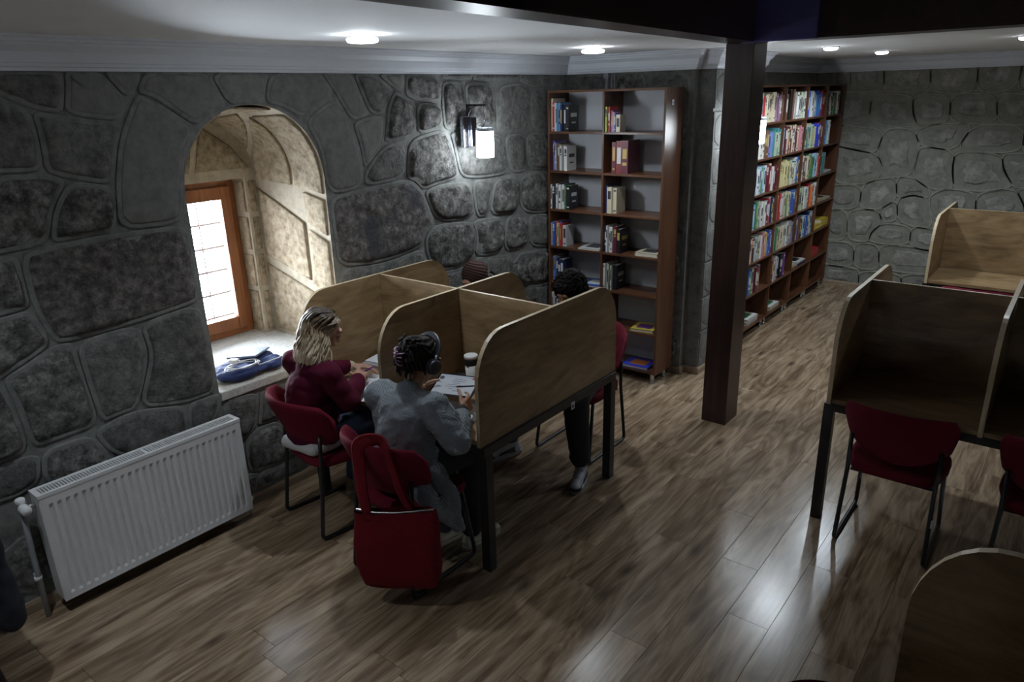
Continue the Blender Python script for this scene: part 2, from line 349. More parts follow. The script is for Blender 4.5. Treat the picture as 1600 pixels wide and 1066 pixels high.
FAR_STONES = [
[(-2.34,2.28),(-1.99,2.29),(-2.03,2.58),(-2.38,2.58)],
[(-1.99,2.29),(-1.93,2.27),(-1.53,2.28),(-1.57,2.57),(-2.03,2.58)],
[(-1.53,2.28),(-1.33,2.24),(-1.10,2.27),(-1.13,2.57),(-1.57,2.57)],
[(-1.10,2.27),(-0.92,2.24),(-0.75,2.31),(-0.74,2.57),(-1.13,2.57)],
[(-0.68,2.23),(-0.46,2.20),(-0.52,2.57),(-0.74,2.57),(-0.75,2.31)],
[(-2.53,2.29),(-2.34,2.28),(-2.38,2.58),(-2.56,2.61)],
[(-2.50,1.91),(-2.36,1.91),(-2.11,1.95),(-2.11,2.26),(-2.34,2.28),(-2.53,2.29)],
[(-2.11,1.95),(-1.81,1.89),(-1.60,1.91),(-1.67,2.05),(-1.69,2.24),(-2.11,2.26)],
[(-1.67,2.05),(-1.60,1.91),(-1.30,1.94),(-1.33,2.24),(-1.69,2.24)],
[(-1.30,1.94),(-0.86,1.93),(-0.92,2.24),(-1.33,2.24)],
[(-0.86,1.93),(-0.41,1.92),(-0.46,2.20),(-0.68,2.23),(-0.92,2.24)],
[(-2.48,1.69),(-2.23,1.64),(-1.98,1.60),(-1.93,1.87),(-2.36,1.91),(-2.50,1.91)],
[(-1.98,1.60),(-1.90,1.48),(-1.88,1.33),(-1.58,1.36),(-1.55,1.70),(-1.62,1.85),(-1.76,1.89),(-1.93,1.87)],
[(-1.55,1.70),(-1.20,1.65),(-1.07,1.93),(-1.30,1.94),(-1.49,1.92),(-1.62,1.85)],
[(-1.20,1.65),(-0.60,1.64),(-0.62,1.92),(-1.07,1.93)],
[(-0.60,1.64),(-0.36,1.64),(-0.41,1.92),(-0.62,1.92)],
[(-2.43,1.25),(-2.09,1.24),(-1.92,1.32),(-1.90,1.48),(-1.98,1.60),(-2.23,1.64),(-2.48,1.69)],
[(-1.56,1.53),(-1.58,1.36),(-1.37,1.22),(-1.15,1.25),(-1.20,1.45),(-1.20,1.65),(-1.55,1.70)],
[(-1.20,1.45),(-1.15,1.25),(-0.89,1.23),(-0.60,1.29),(-0.73,1.46),(-0.77,1.63),(-1.20,1.65)],
[(-0.73,1.46),(-0.60,1.29),(-0.52,1.29),(-0.29,1.26),(-0.36,1.64),(-0.60,1.64),(-0.77,1.63)],
[(-2.47,0.92),(-2.09,0.96),(-2.09,1.24),(-2.48,1.22)],
[(-2.09,0.96),(-1.88,0.96),(-1.70,1.10),(-1.74,1.34),(-1.92,1.32),(-2.09,1.24)],
[(-1.70,1.10),(-1.55,1.16),(-1.39,1.13),(-1.37,1.22),(-1.58,1.36),(-1.74,1.34)],
[(-1.29,0.86),(-0.90,0.94),(-0.94,1.21),(-1.15,1.25),(-1.30,1.22),(-1.39,1.13)],
[(-0.90,0.94),(-0.46,0.97),(-0.48,1.10),(-0.60,1.29),(-0.94,1.21)],
[(-0.48,1.10),(-0.46,0.97),(-0.24,0.99),(-0.29,1.26),(-0.60,1.29)],
[(-2.47,0.54),(-2.18,0.58),(-2.22,0.94),(-2.47,0.92)],
[(-2.18,0.58),(-1.94,0.57),(-1.92,0.70),(-1.81,0.82),(-1.88,0.96),(-2.09,0.96),(-2.21,0.90)],
[(-1.81,0.82),(-1.66,0.86),(-1.70,1.10),(-1.88,0.96)],
[(-1.66,0.86),(-1.51,0.80),(-1.29,0.79),(-1.39,1.13),(-1.55,1.16),(-1.70,1.10)],
[(-1.94,0.57),(-1.50,0.57),(-1.51,0.80),(-1.81,0.82),(-1.92,0.70)],
[(-1.50,0.57),(-1.29,0.54),(-1.11,0.56),(-1.15,0.79),(-1.29,0.79),(-1.51,0.80)],
[(-2.47,0.25),(-2.07,0.24),(-2.09,0.55),(-2.47,0.54)],
[(-2.07,0.24),(-1.78,0.25),(-1.82,0.56),(-2.09,0.55)],
[(-1.78,0.25),(-1.07,0.27),(-1.11,0.56),(-1.29,0.54),(-1.50,0.57),(-1.82,0.56)],
[(-2.47,0.01),(-1.98,0.02),(-2.00,0.22),(-2.07,0.24),(-2.47,0.25)],
[(-1.98,0.02),(-1.51,0.06),(-1.54,0.24),(-2.00,0.22)],
[(-1.51,0.06),(-1.05,0.09),(-1.07,0.27),(-1.54,0.24)],
[(-1.29,0.79),(-1.11,0.56),(-0.85,0.62),(-0.90,0.94),(-1.29,0.86)],
[(-0.85,0.62),(-0.40,0.62),(-0.46,0.97),(-0.90,0.94)],
[(-1.07,0.27),(-0.58,0.31),(-0.63,0.61),(-1.11,0.56)],
[(-0.58,0.31),(-0.13,0.33),(-0.18,0.64),(-0.63,0.61)]]
# ------------------------------------------------------------------ materials of the shell
stone('mortar', (0.115, 0.12, 0.115), (0.170, 0.175, 0.167), (0.225, 0.225, 0.212), bump=0.4, scale=17, objrand=0, bd=0.012)
stone('stone_rough', (0.060, 0.058, 0.056), (0.175, 0.170, 0.162), (0.42, 0.41, 0.385), bump=1.0, scale=15, objrand=0.16, bd=0.06, lo=.38, hi=.66, nr=.74)
stone('stone_mixed', (0.070, 0.062, 0.066), (0.165, 0.150, 0.145), (0.36, 0.335, 0.315), bump=1.0, scale=19, objrand=0.1, patch=(0.085, 0.085, 0.10), bd=0.045, lo=.38, hi=.66, nr=.74)
stone('stone_medium', (0.085, 0.085, 0.082), (0.155, 0.155, 0.148), (0.26, 0.255, 0.24), bump=0.9, scale=17, objrand=0.12, bd=0.04, lo=.37, hi=.67, nr=.72)
stone('stone_smooth', (0.123, 0.123, 0.116), (0.160, 0.160, 0.152), (0.205, 0.203, 0.193), bump=0.3, scale=16, objrand=0.08, bd=0.015)
stone('stone_pale', (0.17, 0.17, 0.155), (0.28, 0.275, 0.25), (0.42, 0.41, 0.38), bump=0.9, scale=9, objrand=0.16, bd=0.04)
stone('mortar_olive', (0.15, 0.152, 0.13), (0.20, 0.20, 0.172), (0.26, 0.255, 0.22), bump=0.4, scale=10, objrand=0, bd=0.015)
stone('bead_olive', (0.19, 0.19, 0.16), (0.26, 0.257, 0.22), (0.33, 0.322, 0.28), bump=0.4, scale=10, objrand=0, bd=0.01)
stone('reveal_mortar', (0.36, 0.31, 0.23), (0.45, 0.39, 0.30), (0.54, 0.48, 0.38), bump=0.15, scale=14, objrand=0, bd=0.006)
stone('reveal_stone', (0.19, 0.145, 0.09), (0.35, 0.28, 0.19), (0.50, 0.42, 0.31), bump=0.9, scale=22, objrand=0.1, bd=0.012)
stone('sill_stone', (0.38, 0.38, 0.37), (0.50, 0.50, 0.48), (0.62, 0.62, 0.60), bump=0.25, scale=60, objrand=0, bd=0.004)
plain('ceiling_paint', (0.76, 0.77, 0.78), 0.7, var=0.02, vscale=3)
plain('cornice_paint', (0.62, 0.65, 0.70), 0.55, var=0.02, vscale=6)
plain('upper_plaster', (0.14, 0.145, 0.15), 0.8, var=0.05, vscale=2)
wood('laminate', ((0.130, 0.084, 0.050), (0.255, 0.180, 0.115), (0.41, 0.31, 0.215)), axis=1, rough=0.23, scale=7, stretch=16, knots=0.9, objrand=0.11, bump=0.05, fine=.22, rings=70, ringamt=.045)
wood('baseboard_wood', ((0.20, 0.15, 0.10), (0.27, 0.20, 0.14), (0.33, 0.26, 0.18)), axis=1, rough=0.45, scale=7, stretch=20)
wood('wenge', ((0.020, 0.010, 0.009), (0.036, 0.017, 0.015), (0.055, 0.027, 0.023)), axis=2, rough=0.32, scale=9, stretch=30, bump=0.04)
wood('wenge_beam', ((0.020, 0.010, 0.009), (0.032, 0.016, 0.014), (0.048, 0.025, 0.022)), axis=1, rough=0.38, scale=9, stretch=30, bump=0.04)
wood('navy_lit_laminate', ((0.08, 0.076, 0.24), (0.10, 0.095, 0.29), (0.13, 0.12, 0.34)), axis=0, rough=0.4, scale=9, stretch=30, bump=0.03)  # navy brightened in the colour to stand in for bluish light falling on it
wood('window_wood', ((0.17, 0.055, 0.018), (0.27, 0.095, 0.032), (0.36, 0.14, 0.05)), axis=2, rough=0.35, scale=8, stretch=20)
def glass_mat():
    m, n, l, b = nt('window_glass'); n.remove(b)
    t = n.new('ShaderNodeBsdfTransparent'); g = n.new('ShaderNodeBsdfGlossy'); g.inputs['Roughness'].default_value = 0.02
    x = n.new('ShaderNodeMixShader'); fr = n.new('ShaderNodeFresnel'); fr.inputs['IOR'].default_value = 1.45
    l.new(fr.outputs[0], x.inputs[0]); l.new(t.outputs[0], x.inputs[1]); l.new(g.outputs[0], x.inputs[2]); l.new(x.outputs[0], n['Material Output'].inputs[0])
glass_mat()
plain('iron', (0.05, 0.05, 0.055), 0.5, metal=0.6)
XW = -3.70; WY0, WY1, WC, SPR, ATOP, SILL = 1.925, 2.82, 2.3725, 1.89, 2.335, 0.775
XI = -4.45; TOP = 5.0
# ------------------------------------------------------------------ floor
g = G(); g.box(-3.75, 3.0, -2.2, 9.35, -0.15, -0.0095)
floor = struct(g.build('floor', 'laminate'), 'knotty brown oak laminate floor laid in long planks', 'floor')
PWD, PLN = 0.194, 1.29
_pm = None; rr = random.Random(3)
for k in range(-14, 13):
    x0 = -0.974 + PWD * k; off = 2.80 if k == 0 else rr.uniform(0, PLN)
    y = off - math.ceil((off - 0.2) / PLN) * PLN - 0.0
    while y < 9.3:
        ya, yb = max(y, 0.1), min(y + PLN, 9.32)
        if yb - ya > 0.05:
            x1 = max(x0, XW - 0.01)
            full = yb - ya > PLN - 1e-4 and x1 == x0
            if not (full and _pm):
                gg = G(); hw = (x0 + PWD - x1) / 2 - 0.0006; hl = (yb - ya) / 2 - 0.0006
                gg.add([(-hw, -hl, -0.009), (hw, -hl, -0.009), (hw, hl, -0.009), (-hw, hl, -0.009), (-hw, -hl, -0.0007), (hw, -hl, -0.0007), (hw, hl, -0.0007), (-hw, hl, -0.0007),
                        (-hw + 0.0007, -hl + 0.0007, 0), (hw - 0.0007, -hl + 0.0007, 0), (hw - 0.0007, hl - 0.0007, 0), (-hw + 0.0007, hl - 0.0007, 0)],
                       [(0, 1, 5, 4), (1, 2, 6, 5), (2, 3, 7, 6), (3, 0, 4, 7), (4, 5, 9, 8), (5, 6, 10, 9), (6, 7, 11, 10), (7, 4, 8, 11), (8, 9, 10, 11)])
                o = gg.build('plank', 'laminate', floor)
                if full: _pm = o.data
            else:
                o = bpy.data.objects.new('plank', _pm); COL.objects.link(o); o.parent = floor
            o.location = ((x1 + x0 + PWD) / 2, (ya + yb) / 2, 0)
        y += PLN
# ------------------------------------------------------------------ walls
def arch(n=24, dy=0.0, rise=None, hw=None, spr=SPR):
    hw = hw or (WY1 - WY0) / 2; rise = rise or (ATOP - SPR)
    return [(WC + hw * math.cos(PI * i / n), spr + rise * math.sin(PI * i / n)) for i in range(n + 1)]   # from far (y+) side to near side
A = arch()
g = G(); F3 = lambda y, z, x=XW: (x, y, z)
g.add([F3(-2.2, 0), F3(WY0, 0), F3(WY0, TOP), F3(-2.2, TOP)], [(0, 1, 2, 3)])
g.add([F3(WY1, 0), F3(5.6, 0), F3(5.6, TOP), F3(WY1, TOP)], [(0, 1, 2, 3)])
g.add([F3(WY0, 0), F3(WY1, 0), F3(WY1, SILL - 0.03), F3(WY0, SILL - 0.03)], [(0, 1, 2, 3)])
for i in range(len(A) - 1):
    (y0, z0), (y1, z1) = A[i], A[i + 1]; g.add([F3(y0, z0), F3(y0, TOP), F3(y1, TOP), F3(y1, z1)], [(0, 1, 2, 3)])
wall_left = struct(g.build('wall_left', 'mortar', fixn=False), 'grey rubble stone wall with arched window niche and raised mortar joints', 'wall')
def chaikin(P, n=2):
    for _ in range(n):
        Q = []
        for i in range(len(P)):
            a, b = Vector(P[i]), Vector(P[(i + 1) % len(P)]); q = 0.2
            Q += [a * (1 - q) + b * q, a * q + b * (1 - q)]
        P = Q
    return P
def inset(P, d):
    """move every point inwards (outline is counter-clockwise)"""
    k = len(P); out = []
    for i in range(k):
        a, b, c = P[i - 1], P[i], P[(i + 1) % k]; t = (c - a)
        if t.length < 1e-9: out.append(b); continue
        t.normalize(); out.append(b + Vector((-t.y, t.x)) * d)
    return out
def poly_c(P): return sum((Vector(p) for p in P), Vector((0, 0))) / len(P)
def seg_dist(p, P):
    best = 9.0
    for i in range(len(P)):
        a, b = P[i - 1], P[i]; ab = b - a; L = ab.length_squared
        t = 0 if L < 1e-12 else max(0, min(1, (p - a).dot(ab) / L)); best = min(best, (p - (a + ab * t)).length)
    return best
def offset(P, d):
    R = [q for q in inset(P, d) if seg_dist(q, P) > d * 0.93]
    return R if len(R) > 5 else inset(P, d * 0.4)
def stone_piece(P, fn, mat, wall, seed, d=0.028, h0=0.010, bulge=0.014, amp=0.014, patchy=0.0):
    R = offset(P, d); c = poly_c(R); k = len(R)
    size = sum((p - c).length for p in R) / k
    if patchy:
        rn = random.Random(seed)
        R = [c + (p - c) * (1 - patchy * (0.55 + 0.9 * abs(noise.noise(Vector((p.x * 9, p.y * 9, seed * 1.7)))))) for p in R]
    gg = G(); rows = []
    for s, h in ((1.0, h0 - 0.012), (1.0, h0 + 0.001), (0.965, h0 + bulge * 0.55), (0.86, h0 + bulge * 0.9), (0.62, h0 + bulge), (0.3, h0 + bulge)):
        row = []
        for p in R:
            q = c + (p - c) * s; nz = noise.fractal(Vector((q.x * 7, q.y * 7, seed)), 1.0, 2.0, 3)
            row.append(fn(q.x, q.y, h + (amp * nz if s < 1 else 0)))
        rows.append(row)
    gg.grid(rows, closed_u=True); o0 = len(gg.v) - k
    gg.v.append(tuple(fn(c.x, c.y, h0 + bulge))); ci = len(gg.v) - 1
    for i in range(k): gg.f.append((o0 + i, o0 + (i + 1) % k, ci)); gg.m.append(0); gg.s.append(True)
    return gg.build('stone', mat, wall, fixn=True)
def collar(gm, P, fn, gap=0.0035, h=0.010):
    O = inset(P, gap); I = inset(P, gap + 0.006); c = poly_c(P)
    k = len(P); rows = [[fn(p.x, p.y, -0.003) for p in O], [fn(p.x, p.y, h * 0.75) for p in O], [fn(p.x, p.y, h) for p in I]]
    gm.grid(rows, closed_u=True, smooth=False); o0 = len(gm.v) - k
    gm.v.append(tuple(fn(c.x, c.y, h))); ci = len(gm.v) - 1
    for i in range(k): gm.f.append((o0 + i, o0 + (i + 1) % k, ci)); gm.m.append(0); gm.s.append(False)
def rubble(wall, cells, fn, mort, name='mortar_joints', far=False, rounds=2):
    gm = G()
    for i, (t, pl) in enumerate(cells):
        P = chaikin([Vector(p) for p in pl], 2)
        if rounds == 0:
            q = [Vector(p) for p in pl]; P = [q[j] + (q[(j + 1) % len(q)] - q[j]) * k / 4 for j in range(len(q)) for k in range(4)]
        if far:      # raised pointing beads
            A1, B1, B2, A2 = inset(P, -.013), inset(P, -.006), inset(P, .006), inset(P, .013)
            rows = [[fn(q.x, q.y, h) for q in X] for X, h in ((A1, -.002), (B1, .014), (B2, .014), (A2, -.002))]
            gm.grid(rows, closed_u=True, smooth=False)
        else: collar(gm, P, fn)
        if far: stone_piece(P, fn, 'stone_pale', wall, i * 3.1, d=0.03, h0=0.003, bulge=0.008, amp=0.012, patchy=0.45)
        elif t == 's': stone_piece(P, fn, 'stone_smooth', wall, i * 3.1, d=0.026, bulge=0.004, amp=0.003)
        elif t == 'm': stone_piece(P, fn, 'stone_medium', wall, i * 3.1, d=0.026, bulge=0.010, amp=0.010)
        elif t == 'R': stone_piece(P, fn, 'stone_mixed', wall, i * 3.1, d=0.026, bulge=0.016, amp=0.016)
        else: stone_piece(P, fn, 'stone_rough', wall, i * 3.1, d=0.026, bulge=0.020, amp=0.028)
    o = gm.build(name, mort, wall); o['kind'] = 'stuff'
    return o
def courses(u0, u1, v0, v1, seed, h=0.30, wd=0.42):
    """irregular courses for the stretches behind furniture"""
    rn = random.Random(seed); out = []; n = max(1, round((v1 - v0) / h)); vs = [v0 + (v1 - v0) * i / n for i in range(n + 1)]
    for i in range(n):
        m = max(1, round((u1 - u0) / (wd * rn.uniform(0.8, 1.25)))); us = [u0] + [u0 + (u1 - u0) * (j + rn.uniform(-0.25, 0.25)) / m for j in range(1, m)] + [u1]
        for j in range(m):
            t = lambda: rn.uniform(-0.012, 0.012)
            out.append((rn.choice('rmmr'), [(us[j], vs[i] + t()), (us[j + 1], vs[i] + t()), (us[j + 1] + t(), vs[i + 1] + t()), (us[j] + t(), vs[i + 1] + t())]))
    return out
cells = list(LEFT_STONES)
cells += courses(-0.9, 0.66, 0.08, 2.5, 5) + courses(0.70, 1.95, 0.08, 0.42, 6, 0.34, 0.45) + courses(2.56, 5.38, 0.08, 0.74, 8, 0.33, 0.5)
cells += courses(2.84, 3.40, 0.76, 1.22, 9, 0.24, 0.5) + courses(3.43, 5.38, 0.76, 1.02, 12, 0.27, 0.5)
rubble(wall_left, cells, lambda u, v, h: (XW + h, u, v), 'mortar')
# back wall, pier, recess wall, far wall
PATH = [(-3.70, -2.2), (-3.70, 5.475), (-2.52, 5.475), (-2.52, 5.56), (-2.39, 5.56), (-2.39, 6.52), (-2.72, 6.52), (-2.72, 9.30), (3.0, 9.30)]
def wall_strip(name, pts, mat, label):
    g = G()
    for a, b in zip(pts, pts[1:]): g.add([(a[0], a[1], 0), (b[0], b[1], 0), (b[0], b[1], TOP), (a[0], a[1], TOP)], [(0, 1, 2, 3)])
    return struct(g.build(name, mat, fixn=False), label, 'wall')
wall_back = wall_strip('wall_back', PATH[1:6], 'mortar', 'dark stone wall and pier behind the two bay bookcase')
rubble(wall_back, courses(-3.68, -2.53, 0.08, 2.5, 21, 0.33, 0.4), lambda u, v, h: (u, 5.475 - h, v), 'mortar')
rubble(wall_back, [('s', c[1]) for c in courses(5.565, 6.515, 0.08, 2.5, 23, 0.30, 0.42)], lambda u, v, h: (-2.39 + h, u, v), 'mortar', 'pier_joints', rounds=0)
wall_recess = wall_strip('wall_recess', PATH[5:8], 'mortar_olive', 'shaded stone wall behind the long bookcase')
wall_far = wall_strip('wall_far', PATH[7:9], 'mortar_olive', 'olive grey rubble wall with pale stone patches at the far end')
_fc = [('p', pl) for pl in FAR_STONES] + courses(-0.10, 2.9, 0.08, 2.5, 31, 0.32, 0.5)
rubble(wall_far, _fc, lambda u, v, h: (u, 9.30 - h, v), 'bead_olive', far=True)
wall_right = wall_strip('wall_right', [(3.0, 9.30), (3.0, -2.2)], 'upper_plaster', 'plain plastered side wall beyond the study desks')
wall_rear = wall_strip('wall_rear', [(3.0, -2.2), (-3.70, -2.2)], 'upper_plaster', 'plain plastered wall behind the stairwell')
# ceiling: a low slab round the open stairwell, a high ceiling over it
CZ = 2.64
g = G(); g.prism([(-3.75, -2.2), (-1.46, -2.2), (-1.9, 4.86), (3.0, 4.86), (3.0, 9.35), (-3.75, 9.35)], lambda u, v, d: (u, v, d), CZ, 2.95)
ceiling = struct(g.build('ceiling', 'ceiling_paint'), 'white painted ceiling above the reading room', 'ceiling')
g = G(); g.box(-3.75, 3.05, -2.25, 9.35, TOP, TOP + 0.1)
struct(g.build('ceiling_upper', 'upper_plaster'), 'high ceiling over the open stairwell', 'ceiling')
def sweep(path, prof, name, mat, side=1):
    """sweep a (protrusion, z) profile along a floor-plan path, mitred; the room lies to the right of the path"""
    n = len(path); rows = []
    for i in range(n):
        p = Vector(path[i]); d0 = (p - Vector(path[i - 1])).normalized() if i > 0 else None; d1 = (Vector(path[i + 1]) - p).normalized() if i < n - 1 else None
        n0 = Vector((d0.y, -d0.x)) if d0 else None; n1 = Vector((d1.y, -d1.x)) if d1 else None
        if n0 and n1: m = (n0 + n1); m = m / max(0.3, m.dot(n0))
        else: m = n0 or n1
        rows.append([(p.x + m.x * q, p.y + m.y * q, z) for q, z in prof])
    g = G(); g.grid(rows, smooth=False); return g.build(name, mat)
CP = [(0.0, 2.498), (0.022, 2.498), (0.022, 2.512), (0.030, 2.516), (0.034, 2.530), (0.040, 2.532), (0.052, 2.575), (0.078, 2.600), (0.082, 2.612), (0.094, 2.614), (0.098, 2.626), (0.112, 2.630), (0.112, 2.641)]
struct(sweep(PATH, CP, 'trim_1', 'cornice_paint'), 'pale grey moulded cornice running under the ceiling', 'cornice')
BP = [(0.0, 0.062), (0.012, 0.060), (0.018, 0.045), (0.018, 0.0)]
struct(sweep(PATH[:2], BP, 'baseboard_left', 'baseboard_wood'), 'brown wooden baseboard along the window wall', 'baseboard')
struct(sweep(PATH[1:7], BP, 'baseboard_back', 'baseboard_wood'), 'brown wooden baseboard round the stone pier', 'baseboard')
struct(sweep(PATH[7:9], BP, 'baseboard_far', 'baseboard_wood'), 'brown wooden baseboard along the far rubble wall', 'baseboard')
# ------------------------------------------------------------------ window niche
def inner_arch(): return arch(24, rise=0.375)
B = inner_arch()
g = G(); N = len(A)
g.grid([[(XW, y, z) for y, z in A], [(XW * 0.5 + XI * 0.5, (a[0] + b[0]) / 2, (a[1] + b[1]) / 2) for a, b in zip(A, B)], [(XI, y, z) for y, z in B]])
for y in (WY0, WY1): g.add([(XW, y, 0.7), (XW, y, SPR), (XI, y, SPR), (XI, y, 0.7)], [(0, 1, 2, 3)])
OW0, OW1, OH = WC - 0.365, WC + 0.365, 1.865     # opening in the tympanum
g.add([(XI, WY0, 0.7), (XI, OW0, 0.7), (XI, OW0, SPR), (XI, WY0, SPR)], [(0, 1, 2, 3)]); g.add([(XI, OW1, 0.7), (XI, WY1, 0.7), (XI, WY1, SPR), (XI, OW1, SPR)], [(0, 1, 2, 3)])
g.add([(XI, OW0, OH), (XI, OW1, OH), (XI, OW1, SPR), (XI, OW0, SPR)], [(0, 1, 2, 3)])
for i in range(N - 1): g.add([(XI, B[i][0], SPR), (XI, B[i][0], B[i][1]), (XI, B[i + 1][0], B[i + 1][1]), (XI, B[i + 1][0], SPR)], [(0, 1, 2, 3)])
for y in (OW0, OW1): g.add([(XI, y, 0.7), (XI, y, OH), (-4.75, y, OH), (-4.75, y, 0.7)], [(0, 1, 2, 3)])
g.add([(XI, OW0, OH), (XI, OW1, OH), (-4.75, OW1, OH), (-4.75, OW0, OH)], [(0, 1, 2, 3)])
niche = g.build('niche_lining', 'reveal_mortar', wall_left, fixn=False); niche['label'] = 'tan plastered lining of the arched niche'
def vault(u, v, h):
    """u: depth from room face (0..1), v: run along the far jamb and arch from the sill up (metres)"""
    j = SPR - SILL
    if v <= j: return (XW + (XI - XW) * u, WY1 - h, SILL + v)
    t = min(1.0, (v - j) / 0.72) * PI / 2 * 1.7; hw = (WY1 - WY0) / 2; rise = (ATOP - SPR) * (1 - u) + 0.375 * u
    return (XW + (XI - XW) * u, WC + (hw - h) * math.cos(t), SPR + (rise - h) * math.sin(t))
def strip_stone(poly, fn, mat, amp=0.004, h0=0.009, seed=0):
    P = [Vector(p) for p in poly]; c = poly_c(P)
    # subdivide the outline so that it follows the curve
    Q = []
    for i in range(len(P)):
        a, b = P[i], P[(i + 1) % len(P)]; k = max(1, int((b - a).length / 0.09))
        Q += [a + (b - a) * j / k for j in range(k)]
    gg = G(); rows = []
    for s, h in ((1, -0.002), (1, h0), (0.93, h0 + 0.003), (0.6, h0 + 0.004), (0.25, h0 + 0.004)):
        rows.append([fn((c + (q - c) * s).x, (c + (q - c) * s).y, h + (amp * noise.noise(Vector((q.x * 9 * s, q.y * 9 * s, seed))) if s < 1 else 0)) for q in Q])
    gg.grid(rows, closed_u=True); k = len(Q); o0 = len(gg.v) - k; gg.v.append(tuple(fn(c.x, c.y, h0 + 0.004))); ci = len(gg.v) - 1
    for i in range(k): gg.f.append((o0 + i, o0 + (i + 1) % k, ci)); gg.m.append(0); gg.s.append(True)
    return gg.build('stone', mat, niche)
VS = [[(.03, .03), (.95, .03), (.97, .50), (.03, .30)], [(.03, .33), (.30, .42), (.28, .78), (.03, .72)], [(.33, .44), (.96, .56), (.97, 1.02), (.33, .82)],
      [(.03, .76), (.28, .82), (.30, 1.02), (.03, .98)], [(.03, 1.02), (.42, 1.06), (.38, 1.42), (.03, 1.40)], [(.46, 1.06), (.96, 1.08), (.95, 1.20), (.60, 1.36), (.42, 1.42)],
      [(.62, 1.38), (.96, 1.24), (.96, 1.46), (.46, 1.46)], [(.03, 1.45), (.30, 1.46), (.24, 1.62), (.03, 1.60)], [(.34, 1.47), (.62, 1.49), (.54, 1.64), (.28, 1.62)], [(.66, 1.49), (.96, 1.49), (.96, 1.68), (.58, 1.66)],
      [(.03, 1.64), (.50, 1.67), (.48, 1.82), (.03, 1.82)], [(.54, 1.68), (.96, 1.71), (.96, 1.82), (.52, 1.82)]]
for i, p in enumerate(VS): strip_stone(p, vault, 'reveal_stone', seed=i * 2.3)
back = lambda u, v, h: (XI + h, u, v)
for i, p in enumerate([[(2.76, .80), (2.80, .80), (2.80, 1.08), (2.76, 1.08)], [(2.76, 1.12), (2.80, 1.12), (2.80, 1.34), (2.76, 1.34)], [(2.76, 1.38), (2.80, 1.38), (2.80, 1.60), (2.76, 1.60)], [(2.76, 1.64), (2.80, 1.64), (2.80, 1.84), (2.76, 1.84)],
                       [(2.40, 1.93), (2.78, 1.93), (2.66, 2.08), (2.47, 2.21)], [(2.10, 1.93), (2.36, 1.93), (2.42, 2.22), (2.30, 2.22)], [(1.97, 1.93), (2.06, 1.93), (2.24, 2.19), (2.08, 2.10)]]): strip_stone(p, back, 'reveal_stone', seed=40 + i)
side = lambda u, v, h: (XI - u, OW1 - h, v)
for i, (a, b) in enumerate([(.80, 1.08), (1.12, 1.34), (1.38, 1.60), (1.64, 1.84)]): strip_stone([(.02, a), (.125, a), (.125, b), (.02, b)], side, 'reveal_stone', seed=60 + i, amp=0.002)
g = G(); g.bbox(XI - 0.30, XW + 0.016, WY0 + 0.002, WY1 - 0.002, SILL - 0.055, SILL, 0.006)
sill = g.build('window_sill', 'sill_stone', wall_left); sill['label'] = 'pale stone sill of the arched niche'
# window
win = struct(bpy.data.objects.new('window_1', None), 'narrow wooden window with orange brown frame and iron grille', 'window'); COL.objects.link(win); win.location = (-4.62, WC, SILL)
fy, fz = 0.362, 1.088
g = G()
for y0, y1, z0, z1 in ((-fy, -fy + .055, 0, fz), (fy - .055, fy, 0, fz), (-fy + .055, fy - .055, 0, .06), (-fy + .055, fy - .055, fz - .06, fz)): g.bbox(-0.05, 0.03, y0, y1, z0 + .001, z1, 0.003)
g.build('outer_frame', 'window_wood', win)
g = G(); a = fy - .045
for y0, y1, z0, z1 in ((-a, -a + .075, .048, fz - .048), (a - .075, a, .048, fz - .048), (-a + .075, a - .075, .048, .135), (-a + .075, a - .075, fz - .135, fz - .048)): g.bbox(0.0, 0.055, y0, y1, z0, z1, 0.006)
sash = g.build('sash', 'window_wood', win)
g = G(); g.box(0.020, 0.026, -a + .06, a - .06, .12, fz - .12); g.build('pane', 'window_glass', win)
g = G(); g.tube([(0.03, a + .004, .25), (0.03, a + .004, .33)], 0.008, 8); g.build('hinge', 'iron', sash)
for y in (-0.14, 0.0, 0.14):
    g = G(); g.tube([(-0.10, y, 0.02), (-0.10, y, fz)], 0.0055, 6); g.build('grille_bar', 'iron', win)
for k in range(6):
    z = 0.12 + k * 0.165; g = G(); g.tube([(-0.10, -fy, z), (-0.10, fy, z)], 0.0085, 6); g.build('grille_bar', 'iron', win)
# ------------------------------------------------------------------ pillar and beams
g = G(); g.bbox(-1.968, -1.784, 4.715, 4.94, 0, 2.62, 0.003)
tag(g.build('wooden_pillar', 'wenge'), 'square dark wooden pillar standing on the floor between the bookcases', 'pillar')
g = G(); g.prism([(-1.545, -2.2), (-1.357, -2.2), (-1.782, 4.712), (-1.97, 4.712)], lambda u, v, d: (u, v, d), 2.622, 2.98); struct(g.build('beam_stairwell_side', 'wenge_beam'), 'dark wooden beam running along the stairwell edge to the pillar', 'beam')
g = G(); g.box(-1.97, 3.0, 4.714, 4.945, 2.622, 2.98); struct(g.build('beam_crossing', 'wenge_beam'), 'dark wooden beam crossing from the pillar above the study desks', 'beam')
g = G(); g.bbox(-1.855, -1.41, 4.685, 4.713, 2.616, 2.99, 0.002); struct(g.build('trim_2', 'navy_lit_laminate'), 'navy cladding panel on the beam beside the pillar, bluish light in its colour', 'cladding')
